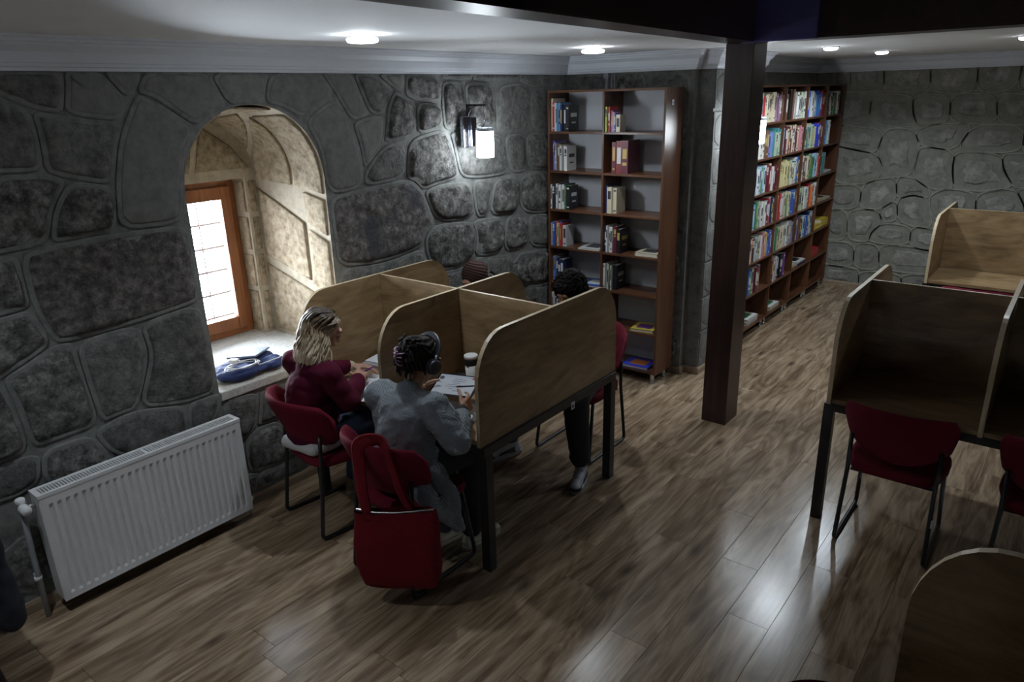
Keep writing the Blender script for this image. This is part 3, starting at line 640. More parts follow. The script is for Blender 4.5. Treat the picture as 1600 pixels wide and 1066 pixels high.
# ------------------------------------------------------------------ furniture materials
wood('oak_panel', ((0.135, 0.085, 0.040), (0.235, 0.155, 0.078), (0.33, 0.228, 0.122)), axis=1, rough=0.42, scale=5.5, stretch=8, knots=0.45, bump=0.03, fine=.2, rings=34, ringamt=.03)
wood('oak_cross', ((0.135, 0.085, 0.040), (0.235, 0.155, 0.078), (0.33, 0.228, 0.122)), axis=0, rough=0.42, scale=5.5, stretch=8, knots=0.45, bump=0.03, fine=.2, rings=34, ringamt=.03)
plain('oak_edge', (0.52, 0.42, 0.28), 0.35, var=0.08, vscale=20)
plain('black_steel', (0.008, 0.008, 0.010), 0.38, spec=0.5, bump=0.03, bscale=300)
plain('chair_red', (0.125, 0.005, 0.018), 0.85, spec=0.2, var=0.10, vscale=160, bump=0.25, bscale=700)
wood('walnut_case', ((0.055, 0.022, 0.010), (0.095, 0.038, 0.018), (0.135, 0.058, 0.028)), axis=2, rough=0.34, scale=7, stretch=26, bump=0.03)
wood('walnut_shelf', ((0.055, 0.022, 0.010), (0.095, 0.038, 0.018), (0.135, 0.058, 0.028)), axis=0, rough=0.34, scale=7, stretch=26, bump=0.03)
plain('case_back', (0.50, 0.52, 0.56), 0.6, var=0.03, vscale=8)
plain('brushed_metal', (0.60, 0.60, 0.58), 0.3, metal=1.0)
plain('white_enamel', (0.66, 0.67, 0.68), 0.35, var=0.02, vscale=5)
plain('slot_shade', (0.03, 0.03, 0.035), 0.8)
plain('white_plastic', (0.72, 0.73, 0.74), 0.4)
plain('grey_pipe', (0.30, 0.32, 0.34), 0.4, metal=0.2)
plain('sticker_white', (0.75, 0.75, 0.78), 0.5)
plain('sticker_print', (0.10, 0.09, 0.14), 0.6)
plain('chrome_dark', (0.30, 0.31, 0.36), 0.16, metal=1.0)
# ------------------------------------------------------------------ study carrels
def panel_outline(h, z0, z1, rx=0.20, rz=0.25, n=8):
    P = [(-h, z0), (h, z0)]
    P += [(h - rx + rx * math.cos(t), z1 - rz + rz * math.sin(t)) for t in [PI / 2 * i / n for i in range(n + 1)]]
    P += [(-h + rx - rx * math.sin(t), z1 - rz + rz * math.cos(t)) for t in [PI / 2 * i / n for i in range(n + 1)]]
    return P
def carrel(label, loc, rz, xs, half=0.64, z1=1.29, sticker=False):
    t = thing('study_carrel', label, 'desk', loc, rz, 'four place study carrels')
    OUT = panel_outline(half, 0.722, z1); th = 0.011
    for x in xs:
        g = G(); g.prism(OUT, lambda u, v, d, x=x: (x + d, u, v), -th, th, 0, 1); g.build('side_panel', ['oak_panel', 'oak_edge'], t)
    for a, b in zip(xs, xs[1:]):
        g = G(); x0, x1 = a + th + 0.001, b - th - 0.001
        g.prism([(x0, 0.752), (x1, 0.752), (x1, z1 - 0.003), (x0, z1 - 0.003)], lambda u, v, d: (u, d, v), -0.009, 0.009, 0, 1); g.build('cross_panel', ['oak_cross', 'oak_edge'], t)
        g = G(); g.bbox(x0, x1, -half + 0.012, half - 0.012, 0.724, 0.75, 0.0015); g.build('desktop', 'oak_cross', t)
    x0, x1, q = xs[0], xs[-1], half - 0.045
    for x in (x0, x1):
        for y in (-q, q):
            g = G(); g.bbox(x - 0.027, x + 0.027, y - 0.027, y + 0.027, 0, 0.6695, 0.002); g.build('leg', 'black_steel', t)
        g = G(); g.bbox(x - 0.024, x + 0.024, -half + 0.01, half - 0.01, 0.670, 0.7205, 0.002); g.build('side_rail', 'black_steel', t)
    for y in (-q, q):
        g = G(); g.bbox(x0 + 0.028, x1 - 0.028, y - 0.02, y + 0.02, 0.672, 0.7200, 0.002); g.build('cross_rail', 'black_steel', t)
    if sticker:
        g = G(); g.box(x1 + 0.0245, x1 + 0.026, 0.13, 0.165, 0.645, 0.69, 0); g.box(x1 + 0.026, x1 + 0.0265, 0.137, 0.158, 0.655, 0.672, 1); g.build('inventory_sticker', ['sticker_white', 'sticker_print'], t)
    return t
carrel('light oak study carrel with seated students beside the window wall', (-2.78, 2.985, 0), 0, (-0.68, 0, 0.68), sticker=True)
carrel('empty oak study carrel in shadow beside the pillar, under the crossing beam', (-0.19, 4.45, 0), 0, (-0.70, 0, 0.70), half=0.61)
carrel('empty oak study carrel standing against the far rubble wall end', (-0.25, 7.52, 0), 0, (-0.70, 0, 0.70), half=0.61)
carrel('dark oak study carrel by the stairwell, turned crosswise to the others', (0.47, 1.16, 0), PI / 2, (-0.70, 0, 0.70))
# ------------------------------------------------------------------ chairs
def make_chair():
    t = thing('sled_chair', 'red fabric chair', 'chair', (0, 0, 0), 0, 'red upholstered sled base chairs')
    # backrest: a curved padded shell
    NA, NH = 26, 12; outer = []; inner = []
    for i in range(NH + 1):
        v = i / NH; ro = []; ri = []
        for j in range(NA + 1):
            a = (-1 + 2 * j / NA); k = abs(a)
            zb = 0.515 + 0.065 * k ** 2.2; zt = 0.845 - 0.055 * k ** 2.6 - 0.07 * max(0, k - 0.86) / 0.14
            z = zb + (zt - zb) * v
            R = 0.262 + 0.020 * (z - 0.55) / 0.3 * 2 - 0.02 * (1 - v) ** 2; th = a * 1.18
            lean = -0.07 * (z - 0.55) / 0.3
            edge = min(1.0, 2.6 * math.sqrt(max(0, min(v, 1 - v, (1 - k) * 2.0)))) ; half = 0.022 * edge
            for row, s in ((ro, 1), (ri, -1)):
                r = R + s * half; row.append((r * math.sin(th) * 0.97, -r * math.cos(th) + 0.045 + lean, z))
        outer.append(ro); inner.append(ri)
    g = G(); g.grid(outer); g.grid(inner)
    n = NA + 1; off = (NH + 1) * n
    for j in range(NA):
        for base in (0, NH * n): g.f.append((base + j, base + j + 1, off + base + j + 1, off + base + j)); g.m.append(0); g.s.append(True)
    for i in range(NH):
        for c in (0, NA): g.f.append((i * n + c, (i + 1) * n + c, off + (i + 1) * n + c, off + i * n + c)); g.m.append(0); g.s.append(True)
    g.build('backrest', 'chair_red', t)
    # seat pad
    rows = []
    for s, z in ((0.90, 0.425), (0.99, 0.432), (1.0, 0.450), (0.985, 0.472), (0.93, 0.484), (0.6, 0.480), (0.2, 0.476)):
        row = []
        for j in range(40):
            a = 2 * PI * j / 40; ca, sa = math.cos(a), math.sin(a); p = 0.5
            row.append((0.235 * s * math.copysign(abs(ca) ** p, ca) * (1 - 0.06 * (sa < 0)), 0.015 + 0.225 * s * math.copysign(abs(sa) ** p, sa), z - 0.012 * max(0, sa) * s))
        rows.append(row)
    g = G(); g.grid(rows, closed_u=True); g.f.append(tuple(range(39, -1, -1))); g.m.append(0); g.s.append(False)
    o0 = len(g.v) - 40; g.f.append(tuple(range(o0, o0 + 40))); g.m.append(0); g.s.append(True)
    g.build('seat', 'chair_red', t)
    for s in (-1, 1):
        g = G(); g.tube(fillet([(s * .200, .165, .425), (s * .216, .235, .0125), (s * .216, -.235, .0125), (s * .205, -.185, .43), (s * .208, -.178, .63)], 0.035, 5), 0.0115, 10); g.build('sled_leg', 'black_steel', t)
    for y in (.14, -.15):
        g = G(); g.tube([(-.196, y, .413), (.196, y, .413)], 0.010, 8); g.build('crossbar', 'black_steel', t)
    return t
chair = make_chair()
CH = [((-2.46, 2.205, 0), 0, 'red chair with a red tote bag hung on its back, under the headphone wearer'),
      ((-3.19, 2.285, 0), -0.15, 'red chair under the blonde student, between window niche and carrel'),
      ((-2.49, 3.86, 0), PI, 'red chair of the curly haired student facing the short bookcase side'),
      ((-3.20, 3.93, 0), PI, 'red chair of the headscarf wearer, hidden behind the carrel by the lamp'),
      ((-0.527, 3.93, 0), 0.0, 'empty dark red chair tucked at the shadowed carrel, nearer the pillar'),
      ((0.16, 3.93, 0), 0.0, 'empty dark red chair tucked at the shadowed carrel, away from the pillar'),
      ((-0.53, 6.69, 0), 0.0, 'red chair tucked under the carrel by the far rubble wall'),
      ((-0.10, 1.50, 0), -PI / 2, 'red chair pulled up to the crosswise carrel by the stairwell')]
for i, (l, r, lb) in enumerate(CH):
    if i == 0: c = chair; c.location = l; c.rotation_euler = (0, 0, r); c['label'] = lb
    else: c = dup(chair, l, r, lb)
    if i == 4:
        g = G(); g.box(0.217, 0.2285, -0.232, -0.205, 0.24, 0.275, 0); g.build('leg_sticker', 'sticker_white', c)
# ------------------------------------------------------------------ bookcases
ZT = [2.050, 1.732, 1.408, 1.085, 0.765, 0.440, 0.112]     # top faces of the seven boards
def bookcase(label, loc, rz, bays, wd, feet):
    """local: x along the case, front at y = 0, back at y = .30"""
    t = thing('bookcase', label, 'bookcase', loc, rz); W = bays * wd; th = 0.018; D = 0.30
    for k in range(bays + 1):
        x = k * wd; lo, hi = (x - th / 2, x + th / 2) if 0 < k < bays else ((0, th) if k == 0 else (W - th, W))
        g = G(); g.bbox(lo, hi, 0, D - 0.006, 0.088, 2.372, 0.0015); g.build('side_panel' if k in (0, bays) else 'divider', 'walnut_case', t)
    for k in range(bays):
        a = k * wd + (th if k == 0 else th / 2) + 0.0005; b = (k + 1) * wd - (th if k == bays - 1 else th / 2) - 0.0005
        for z in ZT + [2.372]:
            g = G(); g.bbox(a, b, 0.001, D - 0.007, z - th, z, 0.0012); g.build('shelf_board', 'walnut_shelf', t)
        g = G(); g.box(a - 0.008, b + 0.008, D - 0.006, D, 0.09, 2.37); g.build('back_panel', 'case_back', t)
    for x, y in feet:
        g = G(); g.lathe([(0.024, 0.0), (0.026, 0.003), (0.026, 0.008), (0.019, 0.012), (0.019, 0.080), (0.026, 0.083), (0.026, 0.0878)], (x, y, 0), 16); g.build('foot', 'brushed_metal', t)
    return t
C1 = (-3.640, 5.10); W1 = 0.54
case1 = bookcase('two bay walnut bookcase, sparsely filled, standing in the corner by the wall lamp', (C1[0], C1[1], 0), 0, 2, W1, [(.05, .05), (1.03, .05), (.05, .25), (1.03, .25), (.54, .05), (.54, .25)])
g = G(); g.box(1.0801, 1.0812, .095, .125, 2.245, 2.285, 0); g.box(1.0812, 1.0815, .105, .115, 2.255, 2.27, 1); g.build('inventory_sticker', ['sticker_white', 'sticker_print'], case1)
W2 = 0.67; C2 = (-2.385, 6.57)
_ft = []
for k in range(5):
    for d in ((-.05, .05) if 0 < k < 4 else ((.05,) if k == 0 else (-.05,))): _ft += [(k * W2 + d, .05), (k * W2 + d, .25)]
case2 = bookcase('long four bay walnut bookcase packed with books, against the recess wall', (C2[0], C2[1], 0), PI / 2, 4, W2, _ft)
# ------------------------------------------------------------------ radiator
rad = thing('radiator', 'white ribbed panel radiator on the stone wall below the window niche', 'radiator', (-3.53, 0.895, 0))
RL, z0, z1 = 1.03, 0.075, 0.655
rows = []
ys = []
npitch = 27; pit = (RL - 0.05) / npitch
for k in range(npitch):
    y0 = 0.025 + k * pit
    for q, d in ((0.0, 0), (0.18, 0), (0.32, -.007), (0.70, -.007), (0.84, 0)): ys.append((y0 + q * pit, d))
ys = [(0, 0)] + ys + [(RL, 0)]
for z, f in ((z0, 0), (z0 + .03, 0), (z0 + .045, 1), (z1 - .075, 1), (z1 - .055, 0), (z1 - .02, 0), (z1 - .015, 0)): rows.append([(d * f, y, z) for y, d in ys])
g = G(); g.grid(rows, smooth=False)
g.box(-.012, -.0085, 0.004, RL - .004, z0, z1 - 0.016)
g.build('front_panel', 'white_enamel', rad)
for y in (-0.002, RL - 0.002):
    g = G(); g.bbox(-.10, -.006, y, y + .004, z0 + .01, z1 - .016, .001); g.build('side_cover', 'white_enamel', rad)
g = G(); g.box(-.10, -.088, 0.004, RL - .004, z0, z1 - .016); g.build('rear_panel', 'white_enamel', rad)
g = G()
zt = z1 - .0155
for (a, b, c, d) in ((-.103, -.082, -.003, RL + .003), (-.016, .002, -.003, RL + .003), (-.082, -.016, -.003, .022), (-.082, -.016, RL - .022, RL + .003), (-.082, -.016, RL / 2 - .008, RL / 2 + .008)): g.box(a, b, c, d, zt, z1 + .002)
gr = g.build('top_grille', 'white_enamel', rad)
g = G(); n = 72
for k in range(n):
    y = .024 + (RL - .048) * (k + .5) / n
    if abs(y - RL / 2) > .01: g.box(-.0815, -.0165, y - .0021, y + .0021, zt, z1 + .0015)
o = g.build('grille_slats', 'white_enamel', gr); o['kind'] = 'stuff'
g = G(); g.box(-.082, -.016, .02, RL - .02, zt - .02, zt - .016); g.build('slot_shade_sheet', 'slot_shade', rad)  # near-black sheet under the slats, stands in for the shade in the slots
g = G(); g.tube([(-.055, -.002, .60), (-.055, -.035, .60)], .011, 12); g.build('valve_union', 'brushed_metal', rad)
g = G(); g.lathe([(.0, 0), (.020, 0), (.023, .006), (.023, .05), (.019, .058), (0, .058)], M=Matrix.Translation((-.060, -.052, .602)) @ Matrix.Rotation(PI / 2, 4, 'Y'), n=20); g.build('thermostat_head', 'white_plastic', rad)
g = G(); g.lathe([(.0, 0), (.021, 0), (.021, .03), (.016, .035), (0, .035)], M=Matrix.Translation((-.072, -.052, .612)), n=20); g.build('valve_cap', 'white_plastic', rad)
g = G(); g.tube(fillet([(-.072, -.052, .61), (-.072, -.060, .33), (-.072, -.065, 0.0)], .02), .0125, 12); g.build('supply_pipe', 'grey_pipe', rad)
g = G(); g.tube([(-.125, -.064, .22), (-.072, -.064, .22)], .006, 8); g.lathe([(.017, -.008), (.017, .008)], (-.072, -.064, .22), 16); g.build('pipe_clip', 'white_plastic', rad)
g = G(); g.lathe([(.0, 0), (.017, 0), (.019, .02), (.012, .03), (0, .03)], M=Matrix.Translation((-.055, RL + .004, .11)) @ Matrix.Rotation(-PI / 2, 4, 'X'), n=16); g.tube([(-.055, RL + .018, .11), (-.055, RL + .018, 0)], .008, 10); g.build('return_valve', 'white_plastic', rad)
for y in (.2, RL - .2):
    g = G(); g.box(-.126, -.1005, y - .02, y + .02, .12, .60); g.build('wall_bracket', 'white_enamel', rad)
# ------------------------------------------------------------------ lamps
def glow(name, col, s):
    m, n, l, b = nt(name); b.inputs['Base Color'].default_value = c4(col); b.inputs['Emission Color'].default_value = c4(col); b.inputs['Emission Strength'].default_value = s
glow('lantern_glow', (0.86, 0.94, 1.0), 50.0)
glow('bulb_glow', (0.90, 0.95, 1.0), 30.0)
plain('clear_edge', (0.6, 0.66, 0.72), 0.1, spec=0.6)
def sconce(label, loc, rz):
    """local: wall at x = 0, arm reaches out along +x"""
    t = thing('wall_sconce', label, 'wall lamp', loc, rz)
    g = G(); g.bbox(0, .035, -.075, -.012, -.11, .11, .004); g.bbox(0, .05, -.010, .055, -.105, .105, .006); g.build('back_plate', 'chrome_dark', t)
    g = G(); g.bbox(.016, .03, -.02, -.006, .10, .19, .001); g.bbox(.016, .20, -.02, -.006, .178, .192, .001)
    g.tube([(.024 + .1 * (1 - math.cos(a)), -.013, .09 + .09 * math.sin(a)) for a in [PI / 2 * i / 8 for i in range(9)]], .005, 8); g.build('arm', 'black_steel', t)
    g = G(); g.tube([(.18, -.013, .178), (.18, -.013, .06)], .003, 6); g.lathe([(.006, .055), (.018, .045), (.022, .038), (.022, .03)], (.18, -.013, 0), 16); g.build('hanger', 'chrome_dark', t)
    g = G(); g.lathe([(0.0, -.175), (.060, -.175), (.063, -.17), (.063, .005), (.02, .006)], (.18, -.013, 0), 28); g.build('lantern_glass', 'lantern_glow', t)
    g = G(); g.lathe([(.0635, .0055), (.0635, .030), (.058, .030), (.058, .0055)], (.18, -.013, 0), 28); g.build('glass_rim', 'clear_edge', t)
    return t
sconce('chrome wall lamp with glowing glass lantern on the window wall', (-3.650, 4.10, 2.10), 0)
sconce('glowing wall lamp on the stone pier, partly hidden behind the pillar', (-2.36, 5.98, 2.10), 0)
def spot(name, label, loc, power, crystal=False, blend=0.35, ang=150):
    t = thing(name, label, 'ceiling light', loc)
    if crystal:
        g = G(); g.lathe([(.045, 0), (.050, -.004), (.050, -.012), (.042, -.014)], n=24); g.build('mount_ring', 'brushed_metal', t)
        g = G(); g.lathe([(.040, -.0145), (.072, -.018), (.078, -.026), (.072, -.036), (.050, -.040), (0, -.041)], n=12, smooth=False); g.build('crystal_glass', 'bulb_glow', t)
    else:
        g = G(); g.lathe([(.062, 0), (.066, -.004), (.062, -.008), (.052, -.008)], n=28); g.build('rim', 'white_plastic', t)
        g = G(); g.lathe([(.052, -.0085), (.051, -.020), (.040, -.026), (0, -.027)], n=28); g.build('lens', 'bulb_glow', t)
    if crystal: l = lamp('bulb', 'SPOT', (0, 0, -.05), power, COOL, spot_size=math.radians(112), spot_blend=0.7, shadow_soft_size=0.04)
    else: l = lamp('bulb', 'SPOT', (0, 0, -.045), power, COOL, spot_size=math.radians(ang), spot_blend=blend, shadow_soft_size=0.04)
    l.parent = t
    return t
spot('ceiling_spotlight', 'glowing crystal spotlight on the ceiling near the window niche', (-2.85, 2.48, CZ), 46, True)
spot('ceiling_spotlight', 'glowing crystal spotlight on the ceiling before the two bay bookcase', (-2.80, 4.46, CZ), 46, True)
spot('ceiling_spotlight', 'glowing crystal spotlight on the ceiling above the radiator', (-2.85, 0.45, CZ), 46, True)
spot('ceiling_downlight', 'round recessed downlight beyond the pillar, first along the long bookcase', (-1.76, 6.25, CZ), 52)
spot('ceiling_downlight', 'round recessed downlight beside the long bookcase, nearer the far wall', (-1.69, 7.6, CZ), 52)
spot('ceiling_downlight', 'round recessed downlight above the carrel at the far wall', (-0.50, 6.3, CZ), 52)
# conduit above the short bookcase
g = G(); g.bbox(-3.30, -3.255, 5.42, 5.4485, 2.455, 2.497, .002); g.box(-3.285, -3.265, 5.43, 5.4485, 2.30, 2.455); g.tube([(-3.225, 5.435, 2.497), (-3.228, 5.435, 2.40), (-3.22, 5.435, 2.30)], .006, 8); g.tube([(-3.205, 5.435, 2.497), (-3.20, 5.435, 2.40), (-3.207, 5.435, 2.30)], .006, 8)
tag(g.build('cable_conduit', 'grey_pipe'), 'grey cable conduit with junction box on the wall above the short bookcase', 'conduit')
# ------------------------------------------------------------------ books
BC = dict(white=(.62, .62, .60), cream=(.58, .52, .38), beige=(.45, .38, .27), yellow=(.62, .48, .06), paleyellow=(.60, .54, .30), orange=(.55, .17, .04), red=(.42, .03, .03), darkred=(.17, .02, .025), maroon=(.11, .015, .03), brown=(.14, .07, .045),
          pink=(.50, .22, .25), mauve=(.27, .14, .24), purple=(.15, .04, .22), navy=(.015, .025, .09), blue=(.03, .10, .42), brightblue=(.03, .06, .60), lightblue=(.30, .46, .60), periwinkle=(.17, .22, .50), skyblue=(.10, .28, .55), teal=(.05, .22, .24), green=(.06, .22, .09), palegreen=(.40, .46, .33), olive=(.25, .24, .10), lime=(.42, .50, .06),
          grey=(.27, .28, .28), lightgrey=(.45, .46, .46), darkgrey=(.06, .06, .065), black=(.012, .012, .016))
SAY = dict(paleyellow='pale yellow', darkred='dark red', brightblue='bright blue', lightblue='light blue', skyblue='sky blue', palegreen='pale green', lightgrey='light grey', darkgrey='dark grey')
for k, c in BC.items(): plain('cover_' + k, c, 0.42, var=0.05, vscale=40)
plain('pages', (.60, .57, .48), 0.8, var=0.06, vscale=200)
for k, c in (('gold', (.45, .33, .10)), ('inkwhite', (.6, .6, .58)), ('inkdark', (.03, .03, .04)), ('inkred', (.4, .04, .04))): plain('print_' + k, c, 0.5)
ORD = ['first', 'second', 'third', 'fourth', 'fifth', 'sixth', 'seventh', 'eighth', 'ninth', 'tenth', 'eleventh', 'twelfth', 'thirteenth', 'fourteenth', 'fifteenth', 'sixteenth', 'seventeenth', 'eighteenth', 'nineteenth', 'twentieth', 'twenty-first']
def book_mesh(t, d, h, band=None, prn='print_inkwhite', cover_art=None, lower=None):
    """local: thickness x 0..t, spine at y = 0 (facing -y), depth d, height h"""
    g = G(); b = min(.0022, t * .2)
    g.box(0, b, 0.002, d, 0, h, 0); g.box(t - b, t, 0.002, d, 0, h, 0); g.box(0, t, 0, .002, 0, h, 0)
    g.box(b, t - b, .002, d - .004, .003, h - .003, 1)
    e = .0006
    if band:
        for (a, c) in band: g.box(t * .18, t * .82, -e, 0, h * a, h * c, 2)
    if cover_art:
        for (y0, y1, a, c) in cover_art: g.box(t, t + e, d * y0, d * y1, h * a, h * c, 2)
    return g
BANDS = [[(.55, .86)], [(.30, .80)], [(.10, .16), (.40, .85)], [(.62, .68), (.72, .90)], [(.08, .13), (.86, .92)], [(.25, .34), (.45, .75)], None]
rb = random.Random(11)
def ink(c): return 'print_inkdark' if sum(BC[c]) > 0.85 else rb.choice(['print_inkwhite', 'print_inkwhite', 'print_gold'])
def row_of_books(spec, u0, umax, z, place, where, group, hmul=1.0, end='pillar end', fill=None):
    """spec: string of 'colour[:thickness mm[:height cm]]'; stands books side by side from u0"""
    u = u0; n = 0; items = spec.split()
    ts = [(float(it.split(':')[1]) if it.count(':') and it.split(':')[1] else rb.uniform(20, 34)) / 1000 for it in items]
    if fill: k = fill * (umax - u0) / sum(ts); ts = [t * k for t in ts]; umax += .001
    for it, t in zip(items, ts):
        q = it.split(':'); c = q[0]; h = (float(q[2]) / 100 if len(q) > 2 else rb.uniform(.205, .255) * hmul)
        if c == '_': u += t; continue
        if u + t > umax: break
        d = min(.21, h * rb.uniform(.66, .74)); big = t > .036
        art = [(.2, .8, .55, .7), (.3, .7, .3, .36)] if c in ('black', 'navy', 'cream', 'white') and rb.random() < .6 else None
        g = book_mesh(t - .0016, d, h, rb.choice(BANDS), None, art)
        o = g.build('book', ['cover_' + c, 'pages', ink(c)], None, fixn=False); place(o, u, rb.uniform(.012, .05), z + .0006)
        lb = SAY.get(c, c) + ' book ' + ORD[n] + ' from ' + end + ', ' + where
        tag(o, lb, 'book', group); u += t; n += 1
    return u
def flat_book(c, t, wd, ln, loc, rz, label, group, prn='print_inkdark'):
    g = G(); b = .002
    g.box(-wd / 2, wd / 2, -ln / 2, ln / 2, 0, b, 0); g.box(-wd / 2, wd / 2, -ln / 2, ln / 2, t - b, t, 0); g.box(-wd / 2, -wd / 2 + .002, -ln / 2, ln / 2, 0, t, 0)
    g.box(-wd / 2 + .002, wd / 2 - .004, -ln / 2 + .003, ln / 2 - .003, b, t - b, 1); g.box(-wd * .30, wd * .32, -ln * .3, ln * .30, t, t + .0006, 2)
    o = g.build('book', ['cover_' + c, 'pages', prn], None, fixn=False); o.location = (loc[0], loc[1], loc[2] + .0006); o.rotation_euler = (0, 0, rz); tag(o, label, 'book', group); return o
# --- two bay bookcase (spines face -y)
def place1(o, u, iy, z): o.location = (u, C1[1] + iy, z); o.rotation_euler = (0, 0, 0)
RN1 = ['top shelf', 'second shelf', 'third shelf', 'fourth shelf', 'fifth shelf', 'sixth shelf', 'bottom shelf']
S1 = [['cream:18:26 red:20:23 white:13:22.5 lightblue:16:22.5 skyblue:20:22.5 yellow:12:21 navy:20:21 black:24:21 black:30:20.5', 'lime:17:19 red:18:19 white:12:16 purple:16:16 pink:16:15 blue:14:14 cream:38:13'],
      ['purple:20:24 periwinkle:18:23 grey:16:22 brown:20:22 beige:14:21 white:22:20 white:26:20 white:30:19.5', '_:60 maroon:36:24 darkred:55:25 maroon:60:25.5'],
      ['white:14:20.5 black:24:21 white:20:21 navy:20:21 white:22:20.5 white:22:20.5 black:22:21 green:10:20.5 black:36:20', 'navy:26:22 cream:44:21 cream:36:20.5'],
      ['grey:16:20 blue:22:21 red:22:21 paleyellow:14:20 blue:18:21 red:14:20 lightgrey:36:18', 'navy:24:22 white:14:22 white:18:21 white:22:21 black:18:21 maroon:30:22 black:34:20'],
      ['white:12:22 blue:14:21 lightblue:12:21 navy:20:21 navy:30:20 navy:34:20', 'white:18:22 lightgrey:16:22 palegreen:16:21 black:18:21 white:12:21 black:42:21'],
      ['white:16:22 lightgrey:18:21 navy:22:21', ''], ['', '']]
for r, bays in enumerate(S1):
    for b, sp in enumerate(bays):
        if sp:
            u0 = C1[0] + b * W1 + (.020 if b == 0 else .011)
            row_of_books(sp, u0, u0 + W1 - .03, ZT[r], place1, RN1[r] + (', lamp side bay' if b == 0 else ', pier side bay') + ' of short bookcase', 'books in the two bay bookcase', end='bay edge')
G1 = 'books lying in the two bay bookcase'
flat_book('lightgrey', .014, .20, .27, (C1[0] + .40, C1[1] + .14, ZT[3]), .1, 'grey and white magazine lying flat on a lamp side shelf of the short bookcase', G1)
flat_book('cream', .030, .20, .19, (C1[0] + W1 + .40, C1[1] + .12, ZT[3]), .05, 'cream book with dark cover picture lying flat in the pier side bay', G1)
flat_book('blue', .016, .20, .24, (C1[0] + .41, C1[1] + .13, ZT[4]), .1, 'blue and white book lying flat behind the curly haired student', G1, 'print_inkwhite')
flat_book('yellow', .024, .20, .20, (C1[0] + W1 + .37, C1[1] + .13, ZT[5]), .15, 'yellow book with purple cover picture lying alone on the sixth shelf', G1, 'cover_purple')
flat_book('brightblue', .020, .24, .20, (C1[0] + W1 + .33, C1[1] + .12, ZT[6]), .05, 'blue and orange picture book lying on the lowest shelf', G1, 'cover_orange')
# --- four bay bookcase (spines face +x)
def place2(o, u, iy, z): o.location = (C2[0] - iy * .6, u, z); o.rotation_euler = (0, 0, PI / 2)
S2 = [['white lightblue lightblue red white:18 cream cream cream cream cream cream cream mauve mauve mauve mauve mauve:22 brown:30 brown:30', 'brown brown:38 olive:16 black:24:27 brown:34:28 brown:34:28 white:40:25 white:40:25 lightgrey palegreen lightgrey palegreen white', 'lightblue brightblue:36 skyblue:30 white white grey lightgrey skyblue blue skyblue blue red darkred:36 darkred:36', 'darkgrey black darkgrey white:30 white:30 black green:28 navy olive white:34 black white:34'],
      ['palegreen palegreen white cream white:30 brown:36 brown:36 brown:36 periwinkle:36 periwinkle:36 teal:34 palegreen teal palegreen teal', 'lightblue navy:26 maroon cream maroon cream maroon cream maroon cream maroon cream:26 pink:30 pink:30 pink:30', 'palegreen:30 palegreen:30 teal white palegreen:34 palegreen:34 palegreen paleyellow brightblue:38 brightblue:36 darkred white maroon', 'skyblue:40 skyblue:40 skyblue:30 lightblue:24 white:30 lightgrey:24'],
      ['blue white lightblue white lightblue white green lightblue white maroon:34 darkred cream white maroon maroon maroon', 'paleyellow paleyellow paleyellow paleyellow paleyellow paleyellow paleyellow paleyellow green:28 cream white paleyellow green white blue white blue:34 yellow', 'maroon white maroon brown brown cream green:30 palegreen green lightblue lightblue periwinkle white red', 'white lightgrey teal teal:34 grey'],
      ['lightblue lightblue:34 skyblue green palegreen black white palegreen white maroon red white navy cream cream', 'darkred:34 white red white beige palegreen cream green cream palegreen white blue:38 blue:36 brown', 'palegreen palegreen palegreen palegreen palegreen white white grey red orange beige maroon white', ''],
      ['lightblue lightgrey orange black lightgrey grey lightgrey palegreen white pink red cream yellow periwinkle blue purple', 'lightblue:30 teal green cream beige cream cream white cream lightgrey white grey:30 grey:34 grey:34 periwinkle', 'navy white blue brown black white lightblue brown blue white navy white lightblue', ''],
      ['white lightblue blue green darkgrey palegreen pink maroon brown purple:20 cream:26:26', 'white maroon white pink white lightblue black:40:26 black:40:26 navy purple black', '', ''],
      ['', '', '', '']]
FILL = [[.99, .99, .99, .85], [.99, .99, .99, .45], [.99, .99, .99, .32], [.99, .99, .99, 1], [.99, .99, .97, 1], [.62, .72, 1, 1]]
BAY = ['first bay', 'second bay', 'third bay', 'last bay']
for r, bays in enumerate(S2):
    for b, sp in enumerate(bays):
        if sp:
            u0 = C2[1] + b * W2 + (.020 if b == 0 else .011)
            row_of_books(sp, u0, u0 + W2 - .028, ZT[r], place2, RN1[r] + ', ' + BAY[b] + ' of long bookcase', 'books in the four bay bookcase', hmul=1.03, fill=(FILL[r][b]))
G2 = 'books lying in the four bay bookcase'
def fl2(c, t, b, r, du, dz, lb, wd=.20, ln=.28, prn='print_inkdark'): return flat_book(c, t, wd, ln, (C2[0] - .125, C2[1] + b * W2 + du, ZT[r] + dz), PI, lb, G2, prn)
fl2('white', .02, 3, 2, .38, 0, 'thin white book lying beside the upright books, third shelf, last bay')
fl2('beige', .025, 3, 3, .20, 0, 'beige book lying on the fourth shelf of the last bay, nearer the divider'); fl2('cream', .022, 3, 3, .48, 0, 'cream book lying on the fourth shelf of the last bay, nearer the far wall')
fl2('yellow', .055, 3, 4, .20, 0, 'pale yellow thick volume lying on the fifth shelf, last bay, with cream pages', prn='cover_paleyellow'); fl2('yellow', .085, 3, 4, .50, 0, 'thick bright yellow volume lying on the fifth shelf beside the far wall', prn='cover_yellow')
fl2('red', .090, 3, 5, .24, 0, 'thick white paged volume with red cover lying on the sixth shelf', prn='cover_red')
